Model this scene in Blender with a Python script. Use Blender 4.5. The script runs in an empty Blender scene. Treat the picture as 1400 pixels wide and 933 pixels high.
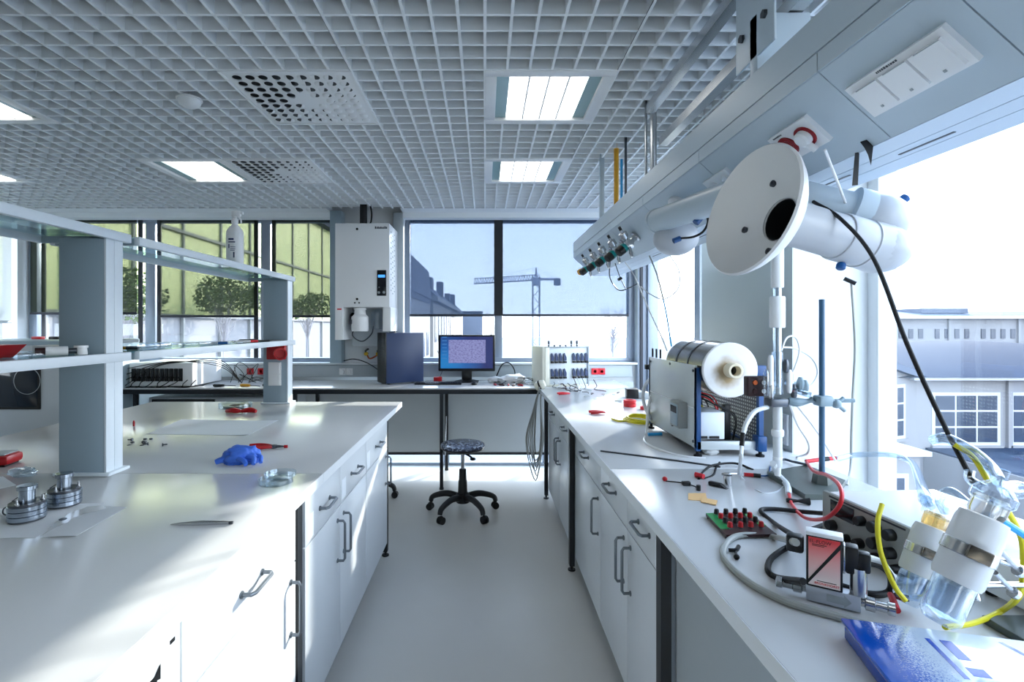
import bpy, bmesh, math, random
from mathutils import Vector, Matrix, Quaternion
random.seed(7)
PI = math.pi
scene = bpy.context.scene
COL = scene.collection

# ------------------------------------------------------------------ camera
F = 693.0                      # focal length in pixels of the 1400 x 933 frame
CX, CY, EYE = 663.0, 446.0, 1.45
cam_d = bpy.data.cameras.new('camera')
cam_d.sensor_width = 36.0
cam_d.lens = F / 1400.0 * 36.0
cam_d.shift_x = (700.0 - CX) / 1400.0
cam_d.shift_y = -(466.5 - CY) / 1400.0
cam_d.clip_start = 0.02
cam_d.clip_end = 2000
cam = bpy.data.objects.new('camera', cam_d)
cam.location = (0, 0, EYE)
cam.rotation_euler = (PI / 2, 0, 0)
COL.objects.link(cam)
scene.camera = cam

# ------------------------------------------------------------------ sky, sun, exposure
world = bpy.data.worlds.new('sky'); scene.world = world
world.use_nodes = True
nt = world.node_tree; nt.nodes.clear()
wo = nt.nodes.new('ShaderNodeOutputWorld'); bg = nt.nodes.new('ShaderNodeBackground')
tc = nt.nodes.new('ShaderNodeTexCoord'); sp = nt.nodes.new('ShaderNodeSeparateXYZ')
rm = nt.nodes.new('ShaderNodeValToRGB')
rm.color_ramp.elements[0].position = 0.0; rm.color_ramp.elements[0].color = (0.92, 0.95, 1.0, 1)
rm.color_ramp.elements[1].position = 0.75; rm.color_ramp.elements[1].color = (0.50, 0.66, 0.94, 1)
e = rm.color_ramp.elements.new(0.22); e.color = (0.78, 0.87, 1.0, 1)
nt.links.new(tc.outputs['Generated'], sp.inputs[0]); nt.links.new(sp.outputs['Z'], rm.inputs['Fac'])
nt.links.new(rm.outputs['Color'], bg.inputs['Color']); nt.links.new(bg.outputs[0], wo.inputs[0])
SKY = 4.4
bg.inputs['Strength'].default_value = SKY

SUN_DIR = Vector((0.573, 0.820, 0.306)).normalized()      # towards the sun, low beyond the far right corner
sd = bpy.data.lights.new('sun', 'SUN'); sd.energy = 5.6; sd.angle = math.radians(0.8); sd.color = (1.0, 0.95, 0.86)
so = bpy.data.objects.new('sun', sd); so.rotation_euler = (-SUN_DIR).to_track_quat('-Z', 'Y').to_euler()
so.location = (20, 30, 10); COL.objects.link(so)

def portal(name, loc, rot, sx, sy):                       # guides sky sampling through a window opening, gives off nothing itself
    l = bpy.data.lights.new(name, 'AREA'); l.shape = 'RECTANGLE'; l.size = sx; l.size_y = sy; l.cycles.is_portal = True
    o = bpy.data.objects.new(name, l); o.location = loc; o.rotation_euler = rot; COL.objects.link(o)
portal('portal_back', (-1.5, 5.36, 1.32), (-PI / 2, 0, 0), 6.6, 2.6)
portal('portal_right', (1.78, 1.6, 1.45), (0, PI / 2, 0), 2.5, 7.6)
portal('portal_left', (-4.86, 4.1, 1.8), (0, -PI / 2, 0), 1.7, 2.4)

vs = scene.view_settings
vs.view_transform = 'Standard'; vs.look = 'None'; vs.gamma = 1.0; vs.use_curve_mapping = False
vs.exposure = 0.95
cy = scene.cycles
cy.use_denoising = True
cy.max_bounces = 12; cy.diffuse_bounces = 5; cy.glossy_bounces = 5; cy.transmission_bounces = 10; cy.transparent_max_bounces = 24
cy.caustics_reflective = False; cy.caustics_refractive = False
cy.sample_clamp_indirect = 6.0

# ------------------------------------------------------------------ helpers
def T(px, py, z=0.9):
    """point of the horizontal plane z that the photograph shows at (px, py)"""
    y = F * (EYE - z) / (py - CY)
    return Vector(((px - CX) / F * y, y, z))
def D(px, py, y):
    """point at depth y that the photograph shows at (px, py)"""
    return Vector(((px - CX) / F * y, y, EYE + (CY - py) / F * y))

def lin(c):
    c = c / 255.0
    return c / 12.92 if c <= 0.04045 else ((c + 0.055) / 1.055) ** 2.4
def rgb(r, g, b): return (lin(r), lin(g), lin(b), 1.0)

MATS = {}
def mat(name, col, rough=0.5, metal=0.0, spec=0.5, var=0.03, scale=8.0, bump=0.0, bscale=200.0, trans=0.0, ior=1.45, alpha=1.0, coat=0.0, emit=None, estr=0.0):
    m = bpy.data.materials.new(name); m.use_nodes = True
    n = m.node_tree.nodes; l = m.node_tree.links
    b = n['Principled BSDF']
    c = rgb(*col)
    if var > 0:
        t = n.new('ShaderNodeTexCoord'); no = n.new('ShaderNodeTexNoise'); no.inputs['Scale'].default_value = scale
        no.inputs['Detail'].default_value = 3
        mx = n.new('ShaderNodeMix'); mx.data_type = 'RGBA'
        mx.inputs[6].default_value = tuple(max(0, v * (1 - var)) for v in c[:3]) + (1,)
        mx.inputs[7].default_value = tuple(min(1, v * (1 + var)) for v in c[:3]) + (1,)
        l.new(t.outputs['Object'], no.inputs['Vector']); l.new(no.outputs['Fac'], mx.inputs[0]); l.new(mx.outputs[2], b.inputs['Base Color'])
    else:
        b.inputs['Base Color'].default_value = c
    b.inputs['Roughness'].default_value = rough; b.inputs['Metallic'].default_value = metal
    b.inputs['Specular IOR Level'].default_value = spec
    b.inputs['Transmission Weight'].default_value = trans; b.inputs['IOR'].default_value = ior
    b.inputs['Alpha'].default_value = alpha; b.inputs['Coat Weight'].default_value = coat
    if emit:
        b.inputs['Emission Color'].default_value = rgb(*emit); b.inputs['Emission Strength'].default_value = estr
    if bump > 0:
        t2 = n.new('ShaderNodeTexCoord'); n2 = n.new('ShaderNodeTexNoise'); n2.inputs['Scale'].default_value = bscale; n2.inputs['Detail'].default_value = 4
        bp = n.new('ShaderNodeBump'); bp.inputs['Strength'].default_value = bump; bp.inputs['Distance'].default_value = 0.002
        l.new(t2.outputs['Object'], n2.inputs['Vector']); l.new(n2.outputs['Fac'], bp.inputs['Height']); l.new(bp.outputs[0], b.inputs['Normal'])
    MATS[name] = m
    return m

def glass_mat(name, tint=(235, 245, 245), refl=0.08, rough=0.02, graze=0.6):
    """thin pane or vessel: mostly clear, with a fresnel sheen"""
    m = bpy.data.materials.new(name); m.use_nodes = True
    n = m.node_tree.nodes; l = m.node_tree.links; n.clear()
    o = n.new('ShaderNodeOutputMaterial'); mx = n.new('ShaderNodeMixShader'); tr = n.new('ShaderNodeBsdfTransparent'); gl = n.new('ShaderNodeBsdfGlossy')
    fr = n.new('ShaderNodeLayerWeight'); fr.inputs['Blend'].default_value = 0.25
    ma = n.new('ShaderNodeMath'); ma.operation = 'MULTIPLY_ADD'; ma.inputs[1].default_value = graze; ma.inputs[2].default_value = refl
    ma.use_clamp = True
    tr.inputs['Color'].default_value = rgb(*tint); gl.inputs['Roughness'].default_value = rough
    gl.inputs['Color'].default_value = (0.9, 0.95, 1, 1)
    l.new(fr.outputs['Facing'], ma.inputs[0]); l.new(ma.outputs[0], mx.inputs[0]); l.new(tr.outputs[0], mx.inputs[1]); l.new(gl.outputs[0], mx.inputs[2]); l.new(mx.outputs[0], o.inputs[0])
    MATS[name] = m
    return m

def blind_mat(name, fabric, through, fac):
    """woven screen cloth: fine open weave that lets a share of the view through"""
    m = bpy.data.materials.new(name); m.use_nodes = True
    n = m.node_tree.nodes; l = m.node_tree.links; n.clear()
    o = n.new('ShaderNodeOutputMaterial'); mx = n.new('ShaderNodeMixShader'); tr = n.new('ShaderNodeBsdfTransparent')
    df = n.new('ShaderNodeBsdfDiffuse'); tl = n.new('ShaderNodeBsdfTranslucent'); m2 = n.new('ShaderNodeMixShader')
    tr.inputs['Color'].default_value = through + (1,)
    df.inputs['Color'].default_value = rgb(*fabric); tl.inputs['Color'].default_value = rgb(*fabric)
    m2.inputs[0].default_value = 0.25
    t = n.new('ShaderNodeTexCoord'); no = n.new('ShaderNodeTexNoise'); no.inputs['Scale'].default_value = 60
    ma = n.new('ShaderNodeMath'); ma.operation = 'MULTIPLY_ADD'; ma.inputs[1].default_value = 0.05; ma.inputs[2].default_value = fac - 0.025
    l.new(t.outputs['Object'], no.inputs['Vector']); l.new(no.outputs['Fac'], ma.inputs[0]); l.new(ma.outputs[0], mx.inputs[0])
    l.new(df.outputs[0], m2.inputs[1]); l.new(tl.outputs[0], m2.inputs[2])
    l.new(m2.outputs[0], mx.inputs[1]); l.new(tr.outputs[0], mx.inputs[2]); l.new(mx.outputs[0], o.inputs[0])
    MATS[name] = m
    return m

M = lambda k: MATS[k]
# paint and laminate
mat('wall_white', (226, 229, 230), 0.6); mat('wall_grey', (176, 184, 188), 0.6)
mat('ceiling_slat', (240, 243, 244), 0.45, var=0.02); mat('plenum', (30, 34, 38), 0.9)
mat('floor_vinyl', (202, 201, 197), 0.33, var=0.05, scale=2.5, bump=0.05, bscale=90, spec=0.4)
mat('laminate', (212, 213, 213), 0.2, var=0.015, scale=3, spec=0.5)
mat('laminate_edge', (222, 226, 230), 0.4)
mat('cabinet_white', (214, 218, 222), 0.32, var=0.015)
mat('cabinet_body', (150, 160, 172), 0.5)
mat('post_grey', (152, 170, 181), 0.35); mat('post_white', (222, 230, 236), 0.35)
mat('panel_grey', (186, 193, 197), 0.35, var=0.04, scale=2)
mat('cladding', (206, 213, 211), 0.3, var=0.03, scale=2)
mat('frame_black', (22, 27, 33), 0.4); mat('frame_alu', (150, 160, 174), 0.35, metal=0.3); mat('frame_dark', (38, 42, 52), 0.45)
mat('handle_steel', (120, 127, 134), 0.35, metal=0.7)
mat('wing_paint', (190, 204, 214), 0.35, var=0.01); mat('wing_strip', (205, 217, 228), 0.4)
mat('arm_plastic', (192, 196, 202), 0.3, var=0.01); mat('white_plastic', (235, 236, 236), 0.3, var=0.01); mat('grey_plastic', (160, 168, 172), 0.4); mat('black_plastic', (16, 18, 21), 0.4); mat('black_rubber', (12, 13, 15), 0.6)
mat('cream_plastic', (226, 224, 208), 0.4); mat('red_plastic', (176, 22, 30), 0.35); mat('bright_red', (214, 40, 52), 0.4); mat('blue_plastic', (24, 84, 146), 0.35)
mat('orange_plastic', (226, 164, 40), 0.4); mat('yellow_hose', (226, 214, 40), 0.35); mat('blue_hose', (40, 160, 220), 0.35); mat('teal', (20, 130, 130), 0.35)
mat('steel', (196, 198, 200), 0.25, metal=1.0, var=0.05, scale=30); mat('brushed_steel', (132, 124, 114), 0.25, metal=1.0, var=0.12, scale=14); mat('dark_steel', (90, 94, 100), 0.35, metal=0.9)
mat('alu_block', (186, 192, 202), 0.35, metal=0.35); mat('brass', (200, 160, 60), 0.3, metal=1.0); mat('copper', (190, 96, 56), 0.35, metal=0.9)
mat('paper', (236, 240, 245), 0.7, var=0.02, bump=0.15, bscale=25); mat('cardboard', (226, 184, 128), 0.8)
mat('glove_blue', (70, 120, 226), 0.5, bump=0.2, bscale=60)
mat('pcb_green', (24, 140, 70), 0.4); mat('maroon', (58, 20, 22), 0.4); mat('dark_maroon', (46, 18, 20), 0.4)
mat('ceramic', (236, 233, 226), 0.7, var=0.05, scale=25); mat('ceramic_tube', (228, 216, 188), 0.6)
mat('olive_steel', (78, 86, 82), 0.45, var=0.08, scale=20); mat('bluegrey_paint', (132, 152, 162), 0.35)
mat('furnace_panel', (206, 212, 212), 0.22, metal=0.1, var=0.03); mat('case_blue', (10, 70, 172), 0.25); mat('stand_rod', (50, 88, 116), 0.4); mat('furnace_blue', (22, 72, 126), 0.35)
mat('psu_grey', (150, 153, 149), 0.45); mat('psu_top', (226, 228, 228), 0.4); mat('navy_case', (46, 62, 98), 0.4, var=0.03)
mat('dark_glass', (20, 32, 44), 0.08); mat('display_dark', (14, 18, 24), 0.15)
mat('frosted', (238, 241, 244), 0.35, trans=0.25, var=0.0, ior=1.35); mat('white_cable', (214, 218, 220), 0.4); mat('grey_cable', (162, 165, 160), 0.45); mat('red_cable', (206, 34, 42), 0.35)
mat('cell_steel', (170, 180, 192), 0.2, metal=1.0, var=0.08, scale=40)
glass_mat('window_glass', (246, 249, 250), 0.02, 0.0, 0.2); glass_mat('shelf_glass', (214, 232, 232), 0.12); glass_mat('lab_glass', (242, 246, 250), 0.10); glass_mat('dish_glass', (244, 248, 250), 0.06)
glass_mat('hose_clear', (226, 236, 244), 0.2, 0.1); glass_mat('liquid', (238, 243, 250), 0.05); glass_mat('amber_glass', (240, 214, 160), 0.1)
blind_mat('blind_screen', (80, 94, 114), (0.75, 0.81, 0.90), 0.405)
blind_mat('blind_olive', (62, 68, 60), (0.80, 0.82, 0.78), 0.46)
blind_mat('blind_white', (236, 236, 234), (0.95, 0.95, 0.95), 0.34)

class MB:
    """collects shapes into one mesh"""
    def __init__(s): s.v = []; s.f = []; s.m = []; s.X = None
    def add(s, vs, fs, mi=0):
        o = len(s.v)
        for p in vs:
            p = Vector(p)
            s.v.append(s.X @ p if s.X else p)
        for f in fs: s.f.append([i + o for i in f]); s.m.append(mi)
        return s
    def box(s, x0, x1, y0, y1, z0, z1, b=0.0, mi=0, seg=2):
        if x0 > x1: x0, x1 = x1, x0
        if y0 > y1: y0, y1 = y1, y0
        if z0 > z1: z0, z1 = z1, z0
        if b <= 0:
            vs = [(x, y, z) for z in (z0, z1) for y in (y0, y1) for x in (x0, x1)]
            s.add(vs, [(0, 2, 3, 1), (4, 5, 7, 6), (0, 1, 5, 4), (2, 6, 7, 3), (0, 4, 6, 2), (1, 3, 7, 5)], mi)
        else:
            bm = bmesh.new(); bmesh.ops.create_cube(bm, size=1.0)
            for v in bm.verts: v.co = Vector(((v.co.x + .5) * (x1 - x0) + x0, (v.co.y + .5) * (y1 - y0) + y0, (v.co.z + .5) * (z1 - z0) + z0))
            b = min(b, (x1 - x0) * .49, (y1 - y0) * .49, (z1 - z0) * .49)
            bmesh.ops.bevel(bm, geom=bm.edges[:], offset=b, segments=seg, affect='EDGES', profile=0.5)
            bm.verts.index_update()
            s.add([v.co.copy() for v in bm.verts], [[v.index for v in f.verts] for f in bm.faces], mi); bm.free()
        return s
    def cbox(s, c, d, b=0.0, mi=0): return s.box(c[0]-d[0]/2, c[0]+d[0]/2, c[1]-d[1]/2, c[1]+d[1]/2, c[2]-d[2]/2, c[2]+d[2]/2, b, mi)
    def lathe(s, prof, o=(0, 0, 0), ax=(0, 0, 1), n=24, mi=0, cap=True, a0=0.0, a1=2 * PI):
        ax = Vector(ax).normalized(); o = Vector(o)
        t = Vector((1, 0, 0)) if abs(ax.x) < .9 else Vector((0, 1, 0))
        u = ax.cross(t).normalized(); w = ax.cross(u).normalized()
        full = abs(a1 - a0 - 2 * PI) < 1e-6
        k = n if full else n + 1
        vs = []; fs = []
        for (r, h) in prof:
            for i in range(k):
                a = a0 + (a1 - a0) * i / n
                vs.append(o + ax * h + (u * math.cos(a) + w * math.sin(a)) * max(r, 1e-5))
        for j in range(len(prof) - 1):
            for i in range(n):
                i2 = (i + 1) % k if full else i + 1
                fs.append((j * k + i, j * k + i2, (j + 1) * k + i2, (j + 1) * k + i))
        if cap and full:
            if prof[0][0] > 1e-4: fs.append(tuple(range(k - 1, -1, -1)))
            if prof[-1][0] > 1e-4: fs.append(tuple((len(prof) - 1) * k + i for i in range(k)))
        return s.add(vs, fs, mi)
    def cyl(s, p0, p1, r, r1=None, n=16, mi=0, cap=True):
        p0 = Vector(p0); p1 = Vector(p1); d = p1 - p0
        return s.lathe([(r, 0), (r if r1 is None else r1, d.length)], p0, d, n, mi, cap)
    def ball(s, c, r, n=14, mi=0, sc=(1, 1, 1), ax=(0, 0, 1)):
        k = max(5, n // 2)
        o = len(s.v); X = s.X; s.X = None
        s.lathe([(r * math.sin(PI * i / k), -r * math.cos(PI * i / k)) for i in range(k + 1)], (0, 0, 0), ax, n, mi, False)
        s.X = X
        for i in range(o, len(s.v)):
            p = s.v[i]; q = Vector((p.x * sc[0], p.y * sc[1], p.z * sc[2])) + Vector(c)
            s.v[i] = X @ q if X else q
        return s
    def tube(s, pts, r, n=8, mi=0, sub=6, smooth=True, cap=True):
        P = [Vector(p) for p in pts]
        if smooth and len(P) > 2:
            Q = []
            for i in range(len(P) - 1):
                a = P[i - 1] if i else P[0] * 2 - P[1]; b, c = P[i], P[i + 1]; d = P[i + 2] if i + 2 < len(P) else P[-1] * 2 - P[-2]
                for k in range(sub):
                    t = k / sub
                    Q.append(0.5 * ((2 * b) + (c - a) * t + (2 * a - 5 * b + 4 * c - d) * t * t + (3 * b - a - 3 * c + d) * t ** 3))
            Q.append(P[-1]); P = Q
        vs = []; fs = []; u = None
        for i, p in enumerate(P):
            tg = (P[min(i + 1, len(P) - 1)] - P[max(i - 1, 0)])
            tg = tg.normalized() if tg.length > 1e-9 else Vector((0, 0, 1))
            if u is None: u = tg.cross(Vector((0, 0, 1)) if abs(tg.z) < .9 else Vector((1, 0, 0))).normalized()
            else:
                u = (u - tg * u.dot(tg)); u = u.normalized() if u.length > 1e-6 else tg.orthogonal().normalized()
            w = tg.cross(u)
            rr = r(i / (len(P) - 1)) if callable(r) else r
            for k in range(n):
                a = 2 * PI * k / n; vs.append(p + (u * math.cos(a) + w * math.sin(a)) * rr)
        for i in range(len(P) - 1):
            for k in range(n):
                fs.append((i * n + k, i * n + (k + 1) % n, (i + 1) * n + (k + 1) % n, (i + 1) * n + k))
        if cap: fs.append(tuple(range(n - 1, -1, -1))); fs.append(tuple((len(P) - 1) * n + k for k in range(n)))
        return s.add(vs, fs, mi)
    def prism(s, poly, mapf, a, b, mi=0):
        """polygon (list of 2-tuples) swept from a to b; mapf(u, v, t) gives the point"""
        n = len(poly)
        vs = [mapf(u, v, a) for u, v in poly] + [mapf(u, v, b) for u, v in poly]
        fs = [tuple(range(n - 1, -1, -1)), tuple(range(n, 2 * n))] + [(i, (i + 1) % n, n + (i + 1) % n, n + i) for i in range(n)]
        return s.add(vs, fs, mi)
    def build(s, name, mats, parent=None, sharp=35, bev=0.0, **props):
        if not isinstance(mats, (list, tuple)): mats = [mats]
        me = bpy.data.meshes.new(name)
        off = Vector((0, 0, 0))
        if parent is not None:
            r = parent
            while r.parent: r = r.parent
            if not r.get('_l'): off = Vector(r.location)
        me.from_pydata([tuple(p - off) for p in s.v], [], s.f)
        for m in mats: me.materials.append(M(m) if isinstance(m, str) else m)
        me.polygons.foreach_set('material_index', s.m)
        bm = bmesh.new(); bm.from_mesh(me); bmesh.ops.recalc_face_normals(bm, faces=bm.faces); bm.to_mesh(me); bm.free()
        me.shade_smooth(); me.set_sharp_from_angle(angle=math.radians(sharp))
        me.update()
        o = bpy.data.objects.new(name, me); COL.objects.link(o)
        if parent is not None: o.parent = parent
        for k, v in props.items(): o[k] = v
        return o

def thing(name, label, cat, loc=(0, 0, 0), rz=None, group=None):
    """an Empty at the thing's base; parts are given in world coordinates, or in its own when rz is given"""
    o = bpy.data.objects.new(name, None); COL.objects.link(o)
    o.empty_display_size = 0.05
    o.location = loc
    if rz is not None: o.rotation_euler = (0, 0, rz); o['_l'] = 1
    o['label'] = label; o['category'] = cat
    if group: o['group'] = group
    return o
def tag(o, label, cat, group=None):
    o['label'] = label; o['category'] = cat
    if group: o['group'] = group
    return o
def struct(o): o['kind'] = 'structure'; return o
def dup(o, loc, rz=0.0, label=None, parent=None):
    c = o.copy(); COL.objects.link(c); c.parent = parent
    if parent is None:
        c.location = loc; c.rotation_euler = (0, 0, rz)
        if label: c['label'] = label
    for ch in list(o.children): dup(ch, None, parent=c)
    return c
def text(s, size, mtl, parent, matrix, name='lettering'):
    cu = bpy.data.curves.new(name, 'FONT'); cu.body = s; cu.size = size; cu.extrude = 0.0002; cu.align_x = 'CENTER'; cu.align_y = 'CENTER'
    cu.materials.append(M(mtl))
    o = bpy.data.objects.new(name, cu); COL.objects.link(o); o.parent = parent
    r = parent
    while r.parent: r = r.parent
    dg = bpy.context.evaluated_depsgraph_get(); dg.update()
    me = bpy.data.meshes.new_from_object(o.evaluated_get(dg)); bpy.data.objects.remove(o)
    o = bpy.data.objects.new(name, me); COL.objects.link(o); o.parent = parent
    o.matrix_local = matrix if r.get('_l') else Matrix.Translation(-Vector(r.location)) @ matrix
    return o
def frame_m(o, x, y):
    """matrix with origin o, text running along x and rising along y"""
    x = Vector(x).normalized(); y = Vector(y); y = (y - x * y.dot(x)).normalized(); z = x.cross(y)
    m = Matrix((x, y, z)).transposed().to_4x4(); m.translation = Vector(o); return m
# ================================================================== the room shell
ZT = 2.597                                                # underside of the grid ceiling
struct(MB().box(-4.8, 1.72, -2.5, 5.3, -0.05, 0).build('floor', 'floor_vinyl'))
# plenum slab above the open grid
ceil = struct(MB().box(-4.8, 1.8, -2.5, 5.3, 3.25, 3.35).build('ceiling', 'plenum'))
PANELS = [  # x0, x1, y0, y1 of everything set into the grid
    (0.0, 0.6, 2.27, 2.87), (0.0, 0.6, 3.47, 4.07), (-2.4, -1.8, 3.47, 4.07), (-3.0, -2.4, 2.27, 2.87), (-4.2, -3.6, 3.47, 4.07),
    (-1.2, -0.6, 2.27, 2.87), (-1.8, -1.2, 3.47, 4.07),
    (0.0, 0.6, -0.13, 0.47), (-1.2, -0.6, -0.13, 0.47), (-2.4, -1.8, -0.13, 0.47)]
def cut(a, b, holes):
    segs = [(a, b)]
    for h0, h1 in holes:
        out = []
        for s0, s1 in segs:
            if h1 <= s0 or h0 >= s1: out.append((s0, s1))
            else:
                if h0 > s0: out.append((s0, h0))
                if h1 < s1: out.append((h1, s1))
        segs = out
    return segs
SW, SH = 0.0115, 0.058
GX0, GX1, GY0, GY1 = -4.75, 1.62, -0.63, 4.95
k = 0
x = -4.7
while x < GX1:
    for a, b in cut(GY0, GY1, [(p[2], p[3]) for p in PANELS if p[0] + 0.004 < x < p[1] - 0.004]):
        MB().box(x - SW / 2, x + SW / 2, a, b, ZT, ZT + SH).build('slat', 'ceiling_slat', ceil)
    x += 0.1
y = -0.63
while y < GY1:
    for a, b in cut(GX0, GX1, [(p[0], p[1]) for p in PANELS if p[2] + 0.004 < y < p[3] - 0.004]):
        MB().box(a, b, y - SW / 2, y + SW / 2, ZT + 0.0005, ZT + SH - 0.0005).build('slat', 'ceiling_slat', ceil)
    y += 0.1
# darker main runners that show as seams between the grid tiles
for x in (-3.0, -1.8, -0.6, 0.6):
    for a, b in cut(GY0, GY1, [(p[2], p[3]) for p in PANELS if p[0] - 0.1 < x < p[1] + 0.1]):
        MB().box(x - 0.0065, x - 0.0055, a, b, ZT - 0.001, ZT + 0.003).build('seam', 'dark_steel', ceil)
# pipes in the plenum
for i, (px_, pz_, r_) in enumerate([(-2.1, 2.95, .05), (0.1, 2.9, .03), (-0.35, 2.86, .018), (0.9, 2.98, .06)]):
    MB().cyl((px_, -1.5, pz_), (px_, 5.0, pz_), r_, n=10).build('pipe', 'brass' if i == 2 else 'dark_steel', ceil)

struct(MB().box(-4.9, -4.75, -2.5, 2.9, 0, 3.35).box(-4.9, -4.75, 5.15, 5.4, 0, 3.35).box(-4.9, -4.75, 2.9, 5.15, 0, 1.1).box(-4.9, -4.75, 2.9, 5.15, 2.56, 3.35).build('wall_left', 'wall_white'))
struct(MB().box(-4.9, 1.85, -2.65, -2.5, 0, 3.35).build('wall_front', 'wall_white'))
# back wall: parapet, head above the windows, pier that carries the water unit
struct(MB().box(-4.75, -1.5, 5.22, 5.42, 0, 1.075).box(-1.5, 1.5, 5.22, 5.42, .87, 1.075).box(1.5, 1.55, 5.22, 5.42, 0, 1.075).box(-4.75, 1.72, 5.2, 5.42, 2.575, 3.35).box(-1.55, -0.83, 5.18, 5.42, 1.075, 2.575)
       .build('wall_back', 'wall_white'))
struct(MB().box(-4.75, -1.55, 4.95, 5.232, 2.6, 2.64).box(-.83, 1.55, 4.95, 5.232, 2.6, 2.64).box(-4.75, -1.55, 5.12, 5.232, 2.545, 2.6).box(-.83, 1.55, 5.12, 5.232, 2.545, 2.6).build('trim_1', 'wall_white'))       # pelmet over the blinds
struct(MB().box(-4.75, 1.55, 5.14, 5.24, 1.058, 1.078, .004).build('trim_2', 'wall_white'))                                     # window board
struct(MB().box(-4.75, 1.5, 5.17, 5.22, 0.93, 1.052, .004).build('trim_3', 'wall_grey'))                                        # cable trunking
struct(MB().box(-1.545, -1.43, 5.05, 5.19, 1.08, 2.6, .003).build('trim_4', 'post_grey'))
struct(MB().box(-0.93, -0.83, 5.13, 5.19, 1.08, 2.6, .003).build('trim_5', 'wall_grey'))
struct(MB().box(-4.75, -1.5, 5.19, 5.222, 0.0, 0.165).build('baseboard_back', 'wall_white'))
# right wall: low upstand under full glazing, and the column between the two windows
struct(MB().box(1.62, 1.78, -2.5, 5.42, 0, 0.32).box(1.62, 1.85, -2.5, 5.42, 2.6, 3.35).box(1.6, 1.85, -2.5, -0.9, 0.32, 2.6).build('wall_right', 'wall_white'))
struct(MB().box(1.34, 1.78, 2.2, 3.12, 0, 2.6).build('column', 'wall_white'))
MB().box(1.334, 1.34, 2.2, 3.12, 0.0, 2.6).build('cladding', 'cladding', bpy.data.objects['column'])
so_ = MB().box(1.322, 1.334, 2.22, 2.30, 0.925, 1.06, .004)
for i in range(3):
    so_.cyl((1.3225, 2.26, 0.95 + i * 0.042), (1.3195, 2.26, 0.95 + i * 0.042), .016, n=14, mi=1)
so_.build('socket_strip', ['white_plastic', 'grey_plastic'], bpy.data.objects['column'])

def window(name, rects, glass, frame_m_='frame_alu'):
    """first rect is the first frame bar, which carries the window; other bars and panes are its parts"""
    root = struct(MB().box(*rects[0], .003).build(name, frame_m_))
    for r in rects[1:]: MB().box(*r, .003).build('mullion', frame_m_ if len(r) < 7 else r[6], root)
    for g in glass: MB().box(*g).build('pane', 'window_glass', root)
    return root
yb0, yb1 = 5.27, 5.35
def bx6(x0, x1, y0, y1, z0, z1): return (x0, x1, y0, y1, z0, z1)
# back left window
w1 = window('window_1', [bx6(-4.75, -1.55, yb0, yb1, 1.075, 1.12), bx6(-4.75, -1.55, yb0, yb1, 2.53, 2.58), bx6(-4.745, -4.66, yb0, yb1, 1.12, 2.53), bx6(-3.53, -3.43, yb0, yb1, 1.12, 2.53),
                         bx6(-2.33, -2.23, yb0, yb1, 1.12, 2.53), bx6(-1.6, -1.55, yb0, yb1, 1.12, 2.53)],
            [bx6(-4.66, -3.53, 5.31, 5.316, 1.12, 2.53), bx6(-3.43, -2.33, 5.31, 5.316, 1.12, 2.53), bx6(-2.23, -1.6, 5.31, 5.316, 1.12, 2.53)])
for x in (-4.58, -3.38, -3.575, -2.375, -2.19):
    MB().box(x - .02, x + .02, 5.255, 5.27, 1.12, 2.575).build('guide_or_shade', 'frame_dark', w1)
# back right window
w2 = window('window_2', [bx6(-0.83, 1.55, yb0, yb1, 1.075, 1.12), bx6(-0.83, 1.55, yb0, yb1, 2.53, 2.58), bx6(-0.83, -0.78, yb0, yb1, 1.12, 2.53), bx6(0.10, 0.18, yb0, yb1, 1.12, 2.53), bx6(1.49, 1.55, yb0, yb1, 1.12, 2.53)],
            [bx6(-0.78, 0.10, 5.31, 5.316, 1.12, 2.53), bx6(0.18, 1.49, 5.31, 5.316, 1.12, 2.53)])
MB().box(0.095, 0.185, 5.235, 5.268, 1.56, 2.575).build('guide_or_shade', 'frame_black', w2)  # shade on the unlit upper mullion, painted as a black strip
# low glazing behind the desk panels
w6 = window('window_6', [bx6(-1.5, 1.5, yb0, yb1, 0.0, .03), bx6(-1.5, 1.5, yb0, yb1, .82, .87), bx6(-1.5, -1.44, yb0, yb1, .03, .82), bx6(-.43, -.37, yb0, yb1, .03, .82), bx6(.6, .66, yb0, yb1, .03, .82), bx6(1.44, 1.5, yb0, yb1, .03, .82)],
            [bx6(-1.44, -.43, 5.31, 5.316, .03, .82), bx6(-.37, .6, 5.31, 5.316, .03, .82), bx6(.66, 1.44, 5.31, 5.316, .03, .82)])
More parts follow.
